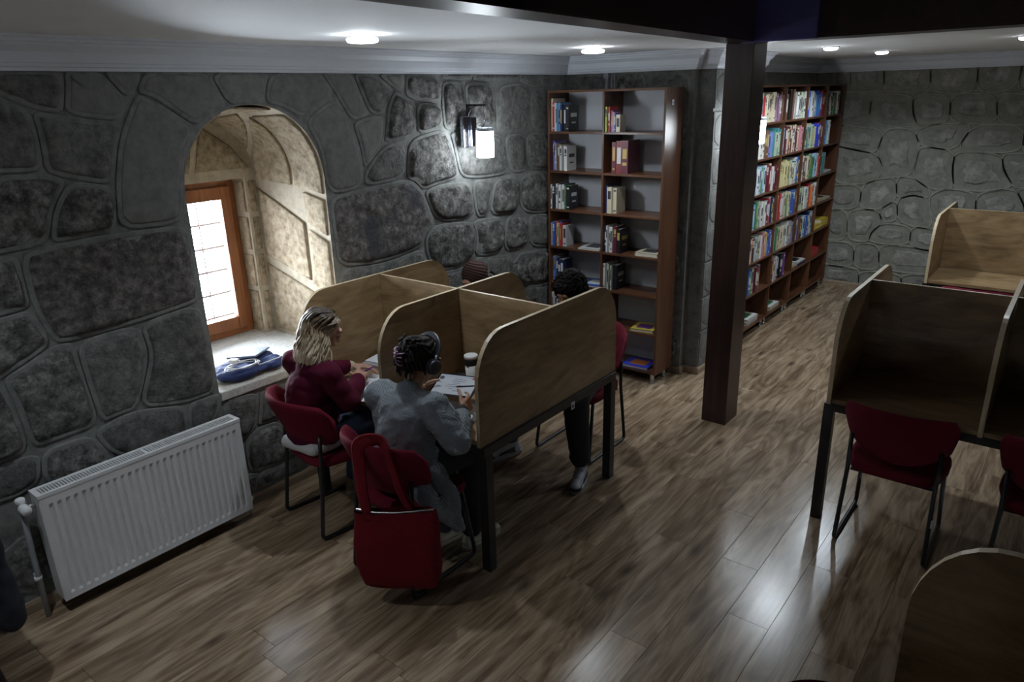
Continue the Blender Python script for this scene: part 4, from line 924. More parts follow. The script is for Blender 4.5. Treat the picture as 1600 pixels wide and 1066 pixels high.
fl2('paleyellow', .03, 2, 5, .14, 0, 'small cream book lying on the sixth shelf of the third bay', .16, .2); fl2('navy', .022, 2, 5, .42, 0, 'navy book at the bottom of the sixth shelf pair, third bay'); fl2('white', .018, 2, 5, .42, .0228, 'white book with dark cover picture on top of the navy one')
fl2('lightgrey', .030, 0, 6, .32, 0, 'lower white journal of the bottom shelf pile, first bay'); fl2('white', .030, 0, 6, .33, .0308, 'green and white journal topping the bottom shelf pile, first bay', prn='cover_green')
fl2('cream', .022, 1, 6, .30, 0, 'lower cream journal of the bottom shelf pile, second bay'); fl2('white', .018, 1, 6, .30, .0228, 'green and white journal topping the bottom shelf pile, second bay', prn='cover_green')
# ------------------------------------------------------------------ small things
plain('tote_red', (0.125, 0.003, 0.008), 0.8, spec=0.2, var=0.15, vscale=60, bump=0.3, bscale=500)
plain('navy_cloth', (0.018, 0.035, 0.13), 0.8, var=0.3, vscale=14, bump=0.2, bscale=300)
plain('tablet_case', (0.13, 0.16, 0.24), 0.55, var=0.05, vscale=30)
plain('cable_white', (0.62, 0.64, 0.68), 0.45)
plain('paper', (0.68, 0.69, 0.72), 0.8, var=0.02, vscale=10)
plain('folder_grey', (0.35, 0.38, 0.44), 0.5)
plain('folder_orange', (0.5, 0.2, 0.03), 0.5)
plain('cup_white', (0.70, 0.70, 0.68), 0.35)
plain('rubber_black', (0.012, 0.012, 0.014), 0.55)
plain('tablet_black', (0.010, 0.010, 0.012), 0.25)
plain('pen_purple', (0.12, 0.02, 0.30), 0.35)
plain('ink_dark', (0.05, 0.05, 0.07), 0.7)
plain('coat_black', (0.010, 0.012, 0.022), 0.85, var=0.2, vscale=30)
def screen():
    m, n, l, b = nt('tablet_screen'); b.inputs['Base Color'].default_value = (.3, .32, .35, 1); b.inputs['Emission Color'].default_value = (.80, .86, .95, 1); b.inputs['Emission Strength'].default_value = .10; b.inputs['Roughness'].default_value = .15
    m, n, l, b = nt('scarf_check'); tc = n.new('ShaderNodeTexCoord'); ch = n.new('ShaderNodeTexChecker'); ch.inputs['Scale'].default_value = 110; ch.inputs['Color1'].default_value = (.35, .02, .03, 1); ch.inputs['Color2'].default_value = (.6, .55, .52, 1)
    l.new(tc.outputs['Object'], ch.inputs['Vector']); l.new(ch.outputs['Color'], b.inputs['Base Color']); b.inputs['Roughness'].default_value = .85
screen()
# tote bag over the chair back
bag = thing('tote_bag', 'red fabric tote bag hanging by its straps from the chair back', 'bag', (-2.255, 1.915, 0.13), math.radians(33))
rows = []; NB = 36
for k in range(15):
    v = k / 14; z = v * .405; row = []
    wd = .195 * (1.0 + .06 * math.sin(v * 3)) * (.93 + .07 * min(1, v * 8)); dp = .045 * (math.sin(PI * min(.93, .12 + v * .88)) ** .7) + .012
    for j in range(NB):
        a = 2 * PI * j / NB; ca, sa = math.cos(a), math.sin(a)
        x = wd * math.copysign(abs(ca) ** .45, ca); y = dp * math.copysign(abs(sa) ** .8, sa)
        nn = noise.fractal(Vector((x * 9, y * 9, z * 7)), 1, 2, 3)
        row.append((x + .008 * nn, y + .014 * nn, z + .012 * noise.noise(Vector((x * 6, 3, 1))) * v + .012 * v * (x / .2)))
    rows.append(row)
g = G(); g.grid(rows, closed_u=True); g.f.append(tuple(range(NB))); g.m.append(0); g.s.append(False)
bb = g.build('bag_body', 'tote_red', bag)
g = G(); g.tube([(-.185, 0, .405), (-.09, -.012, .398), (0, -.014, .40), (.09, -.012, .408), (.185, 0, .416)], .006, 8); g.build('zip', 'brushed_metal', bb)
g = G(); g.bbox(-.205, -.192, -.02, .0, .19, .23, .003); g.build('side_buckle', 'rubber_black', bb)
CXF = Matrix.Rotation(-math.radians(33), 3, 'Z')
def loc_bag(p): return CXF @ (Vector(p) - Vector((-2.255, 1.915, 0.13)))
for s in (0, 1):
    pts = [(-2.365, 1.845, .50), (-2.395, 1.845, .62), (-2.425, 1.865, .76), (-2.428, 1.872, .842), (-2.385, 1.900, .874), (-2.325, 1.930, .872), (-2.280, 1.918, .832), (-2.262, 1.925, .76), (-2.225, 1.935, .62), (-2.195, 1.965, .52)]
    if s: pts = [(x + .018 * (1 if i < 5 else -1), y - .010 + .004 * i, z - .012) for i, (x, y, z) in enumerate(pts)]
    P = [loc_bag(p) for p in spline(pts, 5)]
    g = G(); g.tube(P, .025, 8, flat=(.22, 1.0)); g.build('strap', 'tote_red', bag)
# things on the sill
blue = blob('folded_backpack', [('c', (-3.80, 2.02, .805), .035, (-3.79, 2.36, .81), .038, (1, 1)), ('e', (-3.86, 2.19, .805), (.14, .21, .034)), ('e', (-3.78, 2.12, .812), (.075, .13, .040)), ('e', (-3.93, 2.33, .805), (.09, .11, .03)), ('e', (-3.78, 2.33, .805), (.07, .09, .036))], 'navy_cloth', None, .007, 5, lambda c: .009 * noise.fractal(c * 16, 1, 2, 3))
zm = min(v.co.z for v in blue.data.vertices)
for v in blue.data.vertices: v.co.z += SILL + .001 - zm
tag(blue, 'crumpled navy blue cloth bag lying on the stone sill', 'bag')
tab = thing('tablet_folio', 'blue grey tablet in a folding cover lying on the navy bag', 'tablet', (-3.92, 2.27, .862), math.radians(-62)); tab.rotation_euler = (math.radians(3), math.radians(-7), math.radians(-52))
g = G(); g.bbox(-.125, .125, -.09, .09, 0, .012, .003); g.build('folio_cover', 'tablet_case', tab)
g = G()
for x in (-.03, .04): g.box(x - .001, x + .001, -.088, .088, .012, .0126)
for k, x in enumerate((-.03, .04)):
    g = G(); g.box(x - .0012, x + .0012, -.088, .088, .0120, .0128); g.build('fold_line', 'folder_grey', tab)
ad = thing('charger_plug', 'white charger plug lying on the navy bag beside the tablet', 'charger', (-3.80, 2.10, .876), .6)
g = G(); g.bbox(-.025, .025, -.018, .018, 0, .028, .005); g.build('plug_body', 'white_plastic', ad)
for y in (-.008, .008):
    g = G(); g.tube([(.025, y, .014), (.042, y, .014)], .0025, 6); g.build('pin', 'brushed_metal', ad)
pts = []
for k in range(60):
    a = k / 60 * 2 * PI * 3.2; r = .085 + .012 * math.sin(a * 1.7); pts.append((-3.765 + r * .62 * math.cos(a), 2.13 + r * 1.15 * math.sin(a), .862 + .004 * math.sin(a * 2.3) + .0015 * k / 10))
pts += [(-3.70, 2.20, .86), (-3.70, 2.28, .862), (-3.72, 2.36, .858), (-3.76, 2.38, .862)]
g = G(); g.tube(spline(pts, 3), .0032, 6)
tag(g.build('charging_cable', 'cable_white'), 'white charging cable coiled on the navy bag on the sill', 'cable')
# papers and pen of the blonde student
pl = thing('paper_pile', 'pile of papers in grey and orange folders on the carrel desk', 'papers', (-3.295, 2.825, .7505), .2)
for k, (mt, th) in enumerate((('folder_grey', .010), ('folder_orange', .006), ('ink_dark', .004), ('paper', .012), ('folder_grey', .003), ('paper', .010))):
    z = sum((.010, .006, .004, .012, .003, .010)[:k]); g = G(); g.box(-.10 + .006 * (k % 3), .10 + .005 * (k % 2), -.105 + .004 * k, .105 + .004 * (k % 2), z + .0002, z + th); g.build('sheaf', mt, pl)
for i, (x, y, r, lb) in enumerate(((-3.20, 2.535, .2, 'white worksheet under the hands of the blonde student'), (-3.05, 2.50, -.1, 'white notebook sheet lying beside the middle carrel panel'), (-2.955, 2.80, .08, 'grey plastic sleeve lying between paper pile and middle panel'))):
    t = thing('paper_sheet', lb, 'paper', (x, y, .7503 + .0012 * (i == 0)), r)
    g = G(); g.box(-.105, .105, -.14, .14, 0, .001); g.build('sheet', 'paper' if i < 2 else 'folder_grey', t)
    if i == 0:
        g = G()
        for k in range(9): g.box(-.08, -.08 + .15 * (.6 + .4 * ((k * 37) % 10) / 10), .11 - .025 * k, .113 - .025 * k, .001, .0012)
        o = g.build('written_lines', 'ink_dark', t); o['kind'] = 'stuff'
# cup, case, scarf, tablet of the headphone wearer
cup = thing('travel_cup', 'white travel cup with black band on the carrel desk', 'cup', (-2.605, 2.875, .7503))
g = G(); g.lathe([(.030, 0), (.031, .004), (.037, .150)], n=28); g.build('cup_body', 'cup_white', cup)
g = G(); g.lathe([(.0375, .135), (.0385, .137), (.0395, .172), (.0385, .174)], n=28); g.build('grip_band', 'rubber_black', cup)
g = G(); g.lathe([(.0385, .1745), (.0405, .178), (.0405, .190), (.037, .194), (.030, .188), (0, .188)], n=28); g.build('lid', 'cup_white', cup)
sc = blob('checked_pouch', [('e', (-2.675, 2.765, .775), (.075, .06, .028)), ('e', (-2.69, 2.705, .77), (.05, .08, .022)), ('e', (-2.68, 2.81, .77), (.05, .035, .02))], 'scarf_check', None, .006, 4, lambda c: .006 * noise.noise(c * 25))
zm = min(v.co.z for v in sc.data.vertices)
for v in sc.data.vertices: v.co.z += .7505 - zm
tag(sc, 'red and white checked cloth pouch behind the tablet', 'pouch')
gl = thing('glasses_case', 'small black case lying on the desk beside the travel cup', 'case', (-2.70, 2.915, .7503), .5)
g = G(); g.bbox(-.05, .05, -.026, .026, 0, .026, .010); g.build('case_body', 'rubber_black', gl)
g = G(); g.bbox(-.0505, .0505, -.0265, .0265, .0265, .042, .007); g.build('case_lid', 'rubber_black', gl)
tb = thing('tablet', 'black edged tablet showing a document, held by the headphone wearer', 'tablet', (-2.50, 2.625, .860)); tb.rotation_euler = (math.radians(17), 0, math.radians(19))
g = G(); g.bbox(-.125, .125, -.090, .090, 0, .008, .003); g.build('tablet_body', 'tablet_black', tb)
g = G(); g.box(-.114, .114, -.080, .080, .008, .0084); sn = g.build('screen', 'tablet_screen', tb)
g = G(); g.box(-.114, .114, .066, .080, .0085, .0087); g.build('toolbar', 'folder_grey', sn)
g = G(); g.box(.078, .100, .055, .076, .00875, .0090); g.build('red_button', 'print_inkred', sn)
g = G()
for k, (a, b) in enumerate(((-.02, .05), (-.03, .045), (-.02, .02), (-.05, .075), (-.055, .03), (-.03, -.005), (.0, .04), (-.10, -.085), (-.10, -.085), (-.10, -.085))):
    y = .045 - .016 * k if k < 7 else .04 - .03 * (k - 7); g.box(a, b, y, y + .0028, .0085, .0088)
o = g.build('text_lines', 'ink_dark', sn); o['kind'] = 'stuff'
g = G(); g.lathe([(.005, .009), (.014, .009), (.014, .0092), (.012, .0092)], (-.098, .05, 0), 20); g.build('ring_mark', 'ink_dark', sn)
nb = thing('open_notebook', 'grey notebook lying under the held tablet', 'notebook', (-2.42, 2.56, .7503), .3)
g = G(); g.bbox(-.13, .13, -.10, .10, 0, .010, .002); g.build('notebook_cover', 'folder_grey', nb)
g = G(); g.box(-.126, .126, -.096, .096, .0101, .013); g.build('pages', 'paper', nb)
# chair with a dark coat at the picture's edge, beside the radiator pipe
c9 = dup(chair, (-3.30, 0.285, 0), PI, 'red chair with a dark coat over its back, beside the radiator pipe')
ct = blob('dark_coat', [('c', (-3.44, 0.580, .45), .045, (-3.16, 0.580, .45), .045, (1, 1)), ('c', (-3.43, 0.590, .80), .035, (-3.17, 0.590, .80), .035), ('c', (-3.45, 0.595, .78), .04, (-3.47, 0.620, .36), .05), ('c', (-3.30, 0.595, .80), .04, (-3.30, 0.605, .36), .055), ('c', (-3.15, 0.595, .78), .04, (-3.14, 0.605, .36), .05)], 'coat_black', None, .01, 8, lambda c: .012 * noise.fractal(c * 9, 1, 2, 2))
tag(ct, 'dark navy coat hanging over the chair back beside the radiator pipe', 'coat')
# ------------------------------------------------------------------ people
def skin(name, col):
    m = plain(name, col, 0.5, spec=0.35, var=0.06, vscale=40)
    b = m.node_tree.nodes['Principled BSDF']; b.inputs['Subsurface Weight'].default_value = 0.12; b.inputs['Subsurface Radius'].default_value = (.02, .008, .004); b.inputs['Subsurface Scale'].default_value = .3
skin('skin_fair', (0.46, 0.27, 0.20)); skin('skin_warm', (0.38, 0.21, 0.145))
plain('lip', (0.30, 0.10, 0.09), 0.45); plain('lash_dark', (0.02, 0.013, 0.01), 0.6); plain('eye_white', (0.55, 0.53, 0.50), 0.25)
plain('sweat_maroon', (0.068, 0.005, 0.019), 0.9, spec=0.15, var=0.08, vscale=80, bump=0.12, bscale=500)
plain('cuff_cream', (0.50, 0.43, 0.30), 0.85, bump=0.2, bscale=400)
plain('denim', (0.035, 0.05, 0.09), 0.85, var=0.15, vscale=120, bump=0.15, bscale=600)
plain('trouser_black', (0.007, 0.007, 0.009), 0.85, bump=0.15, bscale=400)
plain('shirt_white', (0.55, 0.55, 0.55), 0.85)
plain('shoe_beige', (0.22, 0.17, 0.11), 0.7); plain('shoe_cream', (0.50, 0.47, 0.38), 0.6); plain('shoe_white', (0.45, 0.46, 0.52), 0.5); plain('shoe_black', (0.012, 0.012, 0.018), 0.5); plain('sole_white', (0.42, 0.43, 0.47), 0.6)
plain('hijab_brown', (0.052, 0.027, 0.022), 0.75, spec=0.2, bump=0.1, bscale=300)
plain('top_dark', (0.02, 0.018, 0.022), 0.85)
plain('hair_dark', (0.010, 0.007, 0.006), 0.6, spec=0.22, bump=0.3, bscale=160); plain('hair_curly', (0.008, 0.006, 0.006), 0.85, spec=0.15, bump=0.4, bscale=120)
plain('clip_pink', (0.35, 0.06, 0.12), 0.3); plain('claw_purple', (0.30, 0.16, 0.27), 0.22, spec=0.7); plain('headphone_black', (0.012, 0.014, 0.020), 0.38); plain('headphone_trim', (0.22, 0.24, 0.28), 0.3, metal=0.4)
def blonde():
    m, n, l, b = nt('hair_blonde'); tc = n.new('ShaderNodeTexCoord'); sp = n.new('ShaderNodeSeparateXYZ'); l.new(tc.outputs['Object'], sp.inputs[0])
    t = n.new('ShaderNodeTexNoise'); t.inputs['Scale'].default_value = 60; l.new(tc.outputs['Object'], t.inputs['Vector'])
    mr = n.new('ShaderNodeMapRange'); mr.inputs['From Min'].default_value = 1.27; mr.inputs['From Max'].default_value = 1.05; l.new(sp.outputs['Z'], mr.inputs['Value'])
    ad = n.new('ShaderNodeMath'); ad.operation = 'MULTIPLY_ADD'; ad.inputs[1].default_value = .7; ad.inputs[2].default_value = -.35; l.new(t.outputs['Fac'], ad.inputs[0])
    a2 = n.new('ShaderNodeMath'); l.new(ad.outputs[0], a2.inputs[0]); l.new(mr.outputs[0], a2.inputs[1])
    r = n.new('ShaderNodeValToRGB'); e = r.color_ramp.elements; e[0].position = .08; e[0].color = (.035, .022, .014, 1); e[1].position = .85; e[1].color = (.60, .50, .36, 1); x = e.new(.38); x.color = (.24, .17, .10, 1)
    l.new(a2.outputs[0], r.inputs['Fac']); l.new(r.outputs['Color'], b.inputs['Base Color']); b.inputs['Roughness'].default_value = .42
blonde()
plain('mark_dark', (0.02, 0.02, 0.025), 0.6)
def knit():
    m, n, l, b = nt('knit_grey'); tc = n.new('ShaderNodeTexCoord'); w = n.new('ShaderNodeTexWave'); w.inputs['Scale'].default_value = 55; w.inputs['Distortion'].default_value = 2.0; w.inputs['Detail'].default_value = 2; w.bands_direction = 'DIAGONAL'
    l.new(tc.outputs['Object'], w.inputs['Vector']); t = n.new('ShaderNodeTexNoise'); t.inputs['Scale'].default_value = 220; l.new(tc.outputs['Object'], t.inputs['Vector'])
    mx = n.new('ShaderNodeMath'); mx.operation = 'MULTIPLY_ADD'; mx.inputs[1].default_value = .5; l.new(t.outputs['Fac'], mx.inputs[0]); l.new(w.outputs['Fac'], mx.inputs[2])
    r = n.new('ShaderNodeValToRGB'); r.color_ramp.elements[0].position = .2; r.color_ramp.elements[0].color = (.115, .13, .15, 1); r.color_ramp.elements[1].position = 1.1; r.color_ramp.elements[1].color = (.25, .275, .30, 1); l.new(mx.outputs[0], r.inputs['Fac']); l.new(r.outputs['Color'], b.inputs['Base Color'])
    t5 = n.new('ShaderNodeTexNoise'); t5.inputs['Scale'].default_value = 11; t5.inputs['Distortion'].default_value = 1.5; l.new(tc.outputs['Object'], t5.inputs['Vector']); b5 = n.new('ShaderNodeBump'); b5.inputs['Strength'].default_value = .45; b5.inputs['Distance'].default_value = .05; l.new(t5.outputs['Fac'], b5.inputs['Height'])
    bp = n.new('ShaderNodeBump'); bp.inputs['Strength'].default_value = .5; bp.inputs['Distance'].default_value = .004; l.new(b5.outputs['Normal'], bp.inputs['Normal']); l.new(mx.outputs[0], bp.inputs['Height']); l.new(bp.outputs['Normal'], b.inputs['Normal']); b.inputs['Roughness'].default_value = .95; b.inputs['Specular IOR Level'].default_value = .15
knit()
V = Vector
def head_frame(c, yaw, pitch, roll=0.0):
    """local +y is the face; yaw turns it from +y (towards -x when positive), pitch > 0 looks down"""
    return Matrix.Translation(c) @ Matrix.Rotation(yaw, 4, 'Z') @ Matrix.Rotation(-pitch, 4, 'X') @ Matrix.Rotation(roll, 4, 'Y')
def head_prims(H):
    p = lambda x, y, z: H @ V((x, y, z)); rot = H.to_euler()
    E = lambda c, r: ('e', p(*c), r, tuple(rot))
    L = [E((0, -.012, .022), (.074, .094, .088)), E((0, .020, -.030), (.060, .068, .078)), E((0, .050, -.088), (.030, .028, .024)), E((0, .030, -.070), (.050, .050, .036)),
         E((0, .086, .036), (.044, .012, .014)), E((0, .094, .002), (.0095, .014, .026)), E((0, .103, -.018), (.014, .013, .011)), E((.012, .095, -.020), (.008, .009, .007)), E((-.012, .095, -.020), (.008, .009, .007)),
         E((0, .088, -.046), (.021, .009, .0055)), E((0, .086, -.056), (.018, .009, .006)), E((.034, .070, -.020), (.022, .018, .020)), E((-.034, .070, -.020), (.022, .018, .020)),
         E((.028, .078, .014), (.016, .010, .009)), E((-.028, .078, .014), (.016, .010, .009))]
    for s in (-1, 1): L += [E((s * .074, -.008, -.004), (.008, .018, .030)), E((s * .079, -.014, .006), (.006, .012, .018))]
    return L
def hand_prims(wr, d, nrm, side, curl=(.5, .6, .5), spread=.16, thumb=.7, sc=1.0, pinch=None):
    """wr wrist, d towards the fingers, nrm out of the back of the hand, side +1 when the thumb lies along d x nrm"""
    d = V(d).normalized(); nrm = V(nrm); nrm = (nrm - d * nrm.dot(d)).normalized(); s = d.cross(nrm) * side; wr = V(wr); L = []
    P = lambda a, b, c: wr + d * a * sc + s * b * sc + nrm * c * sc
    for b in (-.028, -.010, .010, .028): L.append(('c', P(.018, b * .75, 0), .0125 * sc, P(.080, b, .002), .0115 * sc))
    L.append(('c', P(.0, 0, 0), .020 * sc, P(.03, 0, 0), .018 * sc)); L.append(('e', P(.035, .026, -.010), (.017 * sc,) * 3))
    for k, (b, ln) in enumerate(((.030, .074), (.010, .082), (-.011, .076), (-.031, .060))):
        q = P(.084, b, .002); dr = (d + s * (b * spread / .03)).normalized(); ang = 0; r = .0088 * sc
        for j, f in enumerate((.46, .31, .23)):
            ang += curl[j] * (1.0 + .12 * k); v = dr * math.cos(ang) - nrm * math.sin(ang); q2 = q + v * ln * f * sc; L.append(('c', q, r, q2, r * .9)); q = q2; r *= .9
    q = P(.028, .032, -.008); dr = (s * .75 + d * .75 - nrm * .25).normalized()
    for j, f in enumerate((.036, .032, .026)):
        q2 = q + dr * f * sc; L.append(('c', q, (.0110 - .001 * j) * sc, q2, (.0102 - .001 * j) * sc)); q = q2; dr = (dr + d * thumb * .5 - s * thumb * .55 - nrm * .25).normalized()
    return L
def shoe(prefix, heel, toe, upper, sole, parent, laces=None, trim=None, tilt=0.0):
    """a sneaker from heel to toe on the floor; sole, laces and overlays are its parts"""
    a, b = V(heel), V(toe); d = (b - a); L = d.length; d.normalize(); s = V((0, 0, 1)).cross(d).normalized(); up = V((0, 0, 1))
    P = lambda u, v, w: a + d * u * L + s * v + up * w
    o = blob('shoe', [('c', P(.12, 0, .045), .036, P(.45, 0, .045), .038), ('c', P(.45, 0, .044), .040, P(.86, 0, .032), .032, (1, 1)), ('e', P(.90, 0, .034), (.036,) * 2 + (.026,)), ('c', P(.16, 0, .06), .034, P(.20, 0, .10), .036), ('c', P(.25, 0, .085), .036, P(.62, 0, .050), .034)], upper, parent, .005, 5)
    for v in o.data.vertices:
        if v.co.z < a.z + .014: v.co.z = a.z + .014
    g = G(); out = []
    for k in range(32):
        t = 2 * PI * k / 32; cu, su = math.cos(t), math.sin(t); wdt = .040 + .006 * max(0, cu) - .004 * abs(cu)
        out.append((.5 + .535 * math.copysign(abs(cu) ** .8, cu), wdt * math.copysign(abs(su) ** .75, su)))
    rows = [[P(u, v * m, w + .012 * max(0, u - .8)) for u, v in out] for w, m in ((0.0, .94), (.006, 1.02), (.020, 1.03), (.026, .96))]
    g.grid(rows, closed_u=True); g.f.append(tuple(range(31, -1, -1))); g.m.append(0); g.s.append(False); g.f.append(tuple(range(96, 128))); g.m.append(0); g.s.append(False)
    g.build('sole', sole, o)
    if laces:
        for k in range(5):
            u = .34 + .07 * k; z = .124 - .0115 * k * 1.25; g = G(); g.tube(spline([P(u, -.026, z - .018), P(u + .015, -.012, z + .001), P(u + .03, .012, z - .002), P(u + .02, .027, z - .020)], 4), .0035, 6); g.build('lace', laces, o)
    if trim:
        for sd in (-1, 1):
            g = G(); rows = []
            for i in range(9):
                q = i / 8; rows.append([P(.22 + .5 * q, sd * (.0405 + .003 * math.sin(q * PI)), .034 + .006 * math.sin(q * PI)), P(.24 + .42 * q, sd * (.041 - .002 * q), .075 - .022 * q)])
            g.grid(rows); g.build('side_overlay', trim, o)
        o2 = blob('toe_cap', [('e', P(.90, 0, .030), (.042, .042, .020))], trim, o, .005, 2)
    return o
def locks(name, items, mat, parent, n=7, flat=(1, .55)):
    g = G()
    for pts, r in items:
        P = spline(pts, 5); k = len(P); rr_ = [r * (0.65 + .5 * math.sin(PI * min(1, .25 + .75 * i / k))) * (1 if i < k * .7 else max(.22, 1 - (i - k * .7) / (k * .3) * .8)) for i in range(k)]
        g.tube(P, rr_, n, flat=flat)
    return g.build(name, mat, parent, fixn=False)
def part_obj(o, label=None):
    if label: o['label'] = label
    return o
rp = random.Random(5)
fold = lambda a, f=9: (lambda c: a * noise.fractal(c * f, 1, 2, 3) + a * .6 * math.sin(c.z * 60 + 7 * noise.noise(c * 6)) * max(0, noise.noise(c * 4 + V((3, 1, 7)))))
# ---------------- blonde student writing
P1 = thing('person', 'blonde person in a maroon sweatshirt bending over papers to write', 'person', (0, 0, 0))
hc = V((-3.165, 2.290, 1.150)); H1 = head_frame(hc, -.62, .55)
SR, SL, ER, EL, WR, WL = V((-3.025, 2.195, .955)), V((-3.335, 2.20, .955)), V((-2.960, 2.260, .790)), V((-3.362, 2.405, .836)), V((-3.105, 2.455, .832)), V((-3.285, 2.560, .828))
pel, chest, nk = V((-3.20, 2.185, .580)), V((-3.185, 2.195, .84)), V((-3.175, 2.215, 1.01))
KR, KL, AR, AL = V((-3.085, 2.57, .545)), V((-3.30, 2.57, .545)), V((-3.03, 2.36, .13)), V((-3.30, 2.50, .10))
B = head_prims(H1) + [('c', nk - V((0, .015, .02)), .052, hc + V((0, -.035, -.06)), .047), ('c', pel, .12, chest, .115), ('c', chest, .10, nk - V((0, 0, .05)), .075), ('c', SL, .05, SR, .05)]
for S, E, W in ((SR, ER, WR), (SL, EL, WL)): B += [('c', S, .046, E, .037), ('c', E, .036, W, .024)]
for K, A_, s in ((KR, AR, 1), (KL, AL, -1)): B += [('c', pel + V((s * .085, .02, -.02)), .078, K, .052), ('c', K, .050, A_, .034)]
B += hand_prims(WR, (-.55, .80, -.05), (.25, .25, .9), -1, (.55, .75, .55), thumb=.9) + hand_prims(WL, (.62, .62, -.12), (-.1, .1, 1), 1, (.22, .25, .2))
part_obj(blob('body', B, 'skin_fair', P1, .0048, 4))
sw = [('c', pel + V((0, -.01, .02)), .150, chest, .142), ('c', chest, .135, nk - V((0, .02, .075)), .095), ('c', SL + V((.02, 0, -.01)), .072, SR + V((-.02, 0, -.01)), .072), ('e', chest + V((0, .055, .0)), (.125, .085, .11)), ('c', nk - V((0, .012, .035)), .064, nk - V((0, .012, .010)), .060), ('e', pel + V((0, .02, .02)), (.165, .145, .10))]
for S, E, W in ((SR, ER, WR), (SL, EL, WL)): sw += [('c', S, .072, E, .060), ('c', E, .060, W + (E - W).normalized() * .045, .047)]
blob('sweatshirt', sw, 'sweat_maroon', P1, .0075, 6, fold(.009))
for W, E in ((WR, ER), (WL, EL)):
    d = (E - W).normalized(); blob('cuff', [('c', W + d * .012, .034, W + d * .050, .037)], 'cuff_cream', P1, .005, 2)
blob('shirt_hem', [('c', pel + V((-.10, -.115, -.055)), .040, pel + V((.11, -.095, -.055)), .040), ('c', pel + V((.12, -.06, -.05)), .045, pel + V((.14, .05, -.04)), .04)], 'shirt_white', P1, .008, 4, fold(.004, 14))
tr = []
for K, A_, s in ((KR, AR, 1), (KL, AL, -1)): tr += [('c', pel + V((s * .085, .0, -.01)), .092, K, .066), ('c', K, .064, A_ + V((0, 0, .02)), .050)]
blob('trousers', tr + [('e', pel + V((0, 0, -.01)), (.15, .12, .085))], 'denim', P1, .0085, 5, fold(.005))
shoe('r', (-3.02, 2.31, 0), (-3.01, 2.55, 0), 'shoe_beige', 'sole_white', P1); shoe('l', (-3.30, 2.44, 0), (-3.31, 2.68, 0), 'shoe_beige', 'sole_white', P1)
for s in (-1, 1):
    g = G(); g.tube([H1 @ V((s * (.014 + .0065 * i), .0885 - .0022 * abs(i - 2) ** 1.6, .0125 - .0016 * (2 - abs(i - 2)))) for i in range(5)], .0022, 6); g.build('eyelashes', 'lash_dark', P1)
    g = G(); g.tube([H1 @ V((s * (.012 + .008 * i), .0985 - .003 * abs(i - 1.5) ** 1.7, .0375 + .0015 * i)) for i in range(5)], .0030, 6); g.build('eyebrow', 'lash_dark', P1)
g = G(); g.tube([H1 @ V((.020 - .01 * i, .0955 - .0028 * abs(i - 2) ** 1.5, -.0505)) for i in range(5)], [.002, .004, .0048, .004, .002], 8); g.build('lips', 'lip', P1)
# hair: cap plus wavy locks falling behind the shoulders
cap = [('e', H1 @ V((0, -.026, .030)), (.084, .096, .090), tuple(H1.to_euler())), ('e', H1 @ V((0, -.070, -.03)), (.072, .050, .090), tuple(H1.to_euler())), ('e', hc + V((-.005, -.105, -.085)), (.082, .048, .095)), ('e', hc + V((-.01, -.120, -.12)), (.095, .045, .075))]
hair1 = blob('hair', cap, 'hair_blonde', P1, .006, 4, lambda c: .003 * math.sin(c.x * 260 + 9 * noise.noise(c * 9)))
it = []
for k in range(150):
    u = rp.uniform(-1, 1); sd = math.copysign(1, u); th = u * 2.15            # around the head from the back
    top = V((.052 * math.sin(th) * rp.uniform(.2, 1), -.005 - .05 * math.cos(th) * rp.uniform(.2, 1) + .02, .112 + .006 * rp.random()))
    if abs(th) > 1.55: top.y = rp.uniform(.02, .06); top.z = .105 - .3 * max(0, top.y - .02)
    mid = V((.092 * math.sin(th), -.028 - .095 * math.cos(th), .015 + rp.uniform(-.02, .02)))
    a, b = H1 @ top, H1 @ mid
    hang = rp.uniform(.15, .245) * (1.0 if abs(th) < 1.7 else .8); out = V((math.sin(th) * .035, -.055 - .025 * math.cos(th), 0)); ph = rp.uniform(0, 6.28)
    pts = [a, (a + b) / 2 + (H1.to_3x3() @ V((.028 * math.sin(th), -.022 * math.cos(th), .020))), b]
    for j in range(1, 6):
        q = j / 5; pts.append(b + out * q * .9 + V((.009 * math.sin(ph + q * 9), .009 * math.cos(ph + q * 8), -hang * q)))
    it.append((pts, rp.uniform(.006, .0115)))
locks('hair_locks', it, 'hair_blonde', hair1)
cl = H1 @ V((.030, -.085, .075))
g = G(); g.tube([cl + V((-.016, -.008, .0)), cl + V((0, -.014, .006)), cl + V((.016, -.006, .002))], .008, 8); g.build('hair_clip', 'clip_pink', hair1)
g = G(); g.tube([H1 @ V((.081, -.01, .038)), H1 @ V((.083, .02, .034)), H1 @ V((.074, .05, .030))], .003, 6); g.build('hair_pin', 'cuff_cream', hair1)
pen = thing('pen', 'purple pen held in the writing hand of the blonde student', 'pen', (-3.175, 2.545, .815)); pen.rotation_euler = (0, math.radians(62), math.radians(35))
g = G(); g.lathe([(.0005, -.045), (.003, -.036), (.0045, -.03), (.0045, .07), (.003, .075)], n=12); g.build('barrel', 'pen_purple', pen)
g = G(); g.box(.0046, .0062, -.002, .002, .035, .072); g.build('pocket_clip', 'brushed_metal', pen)
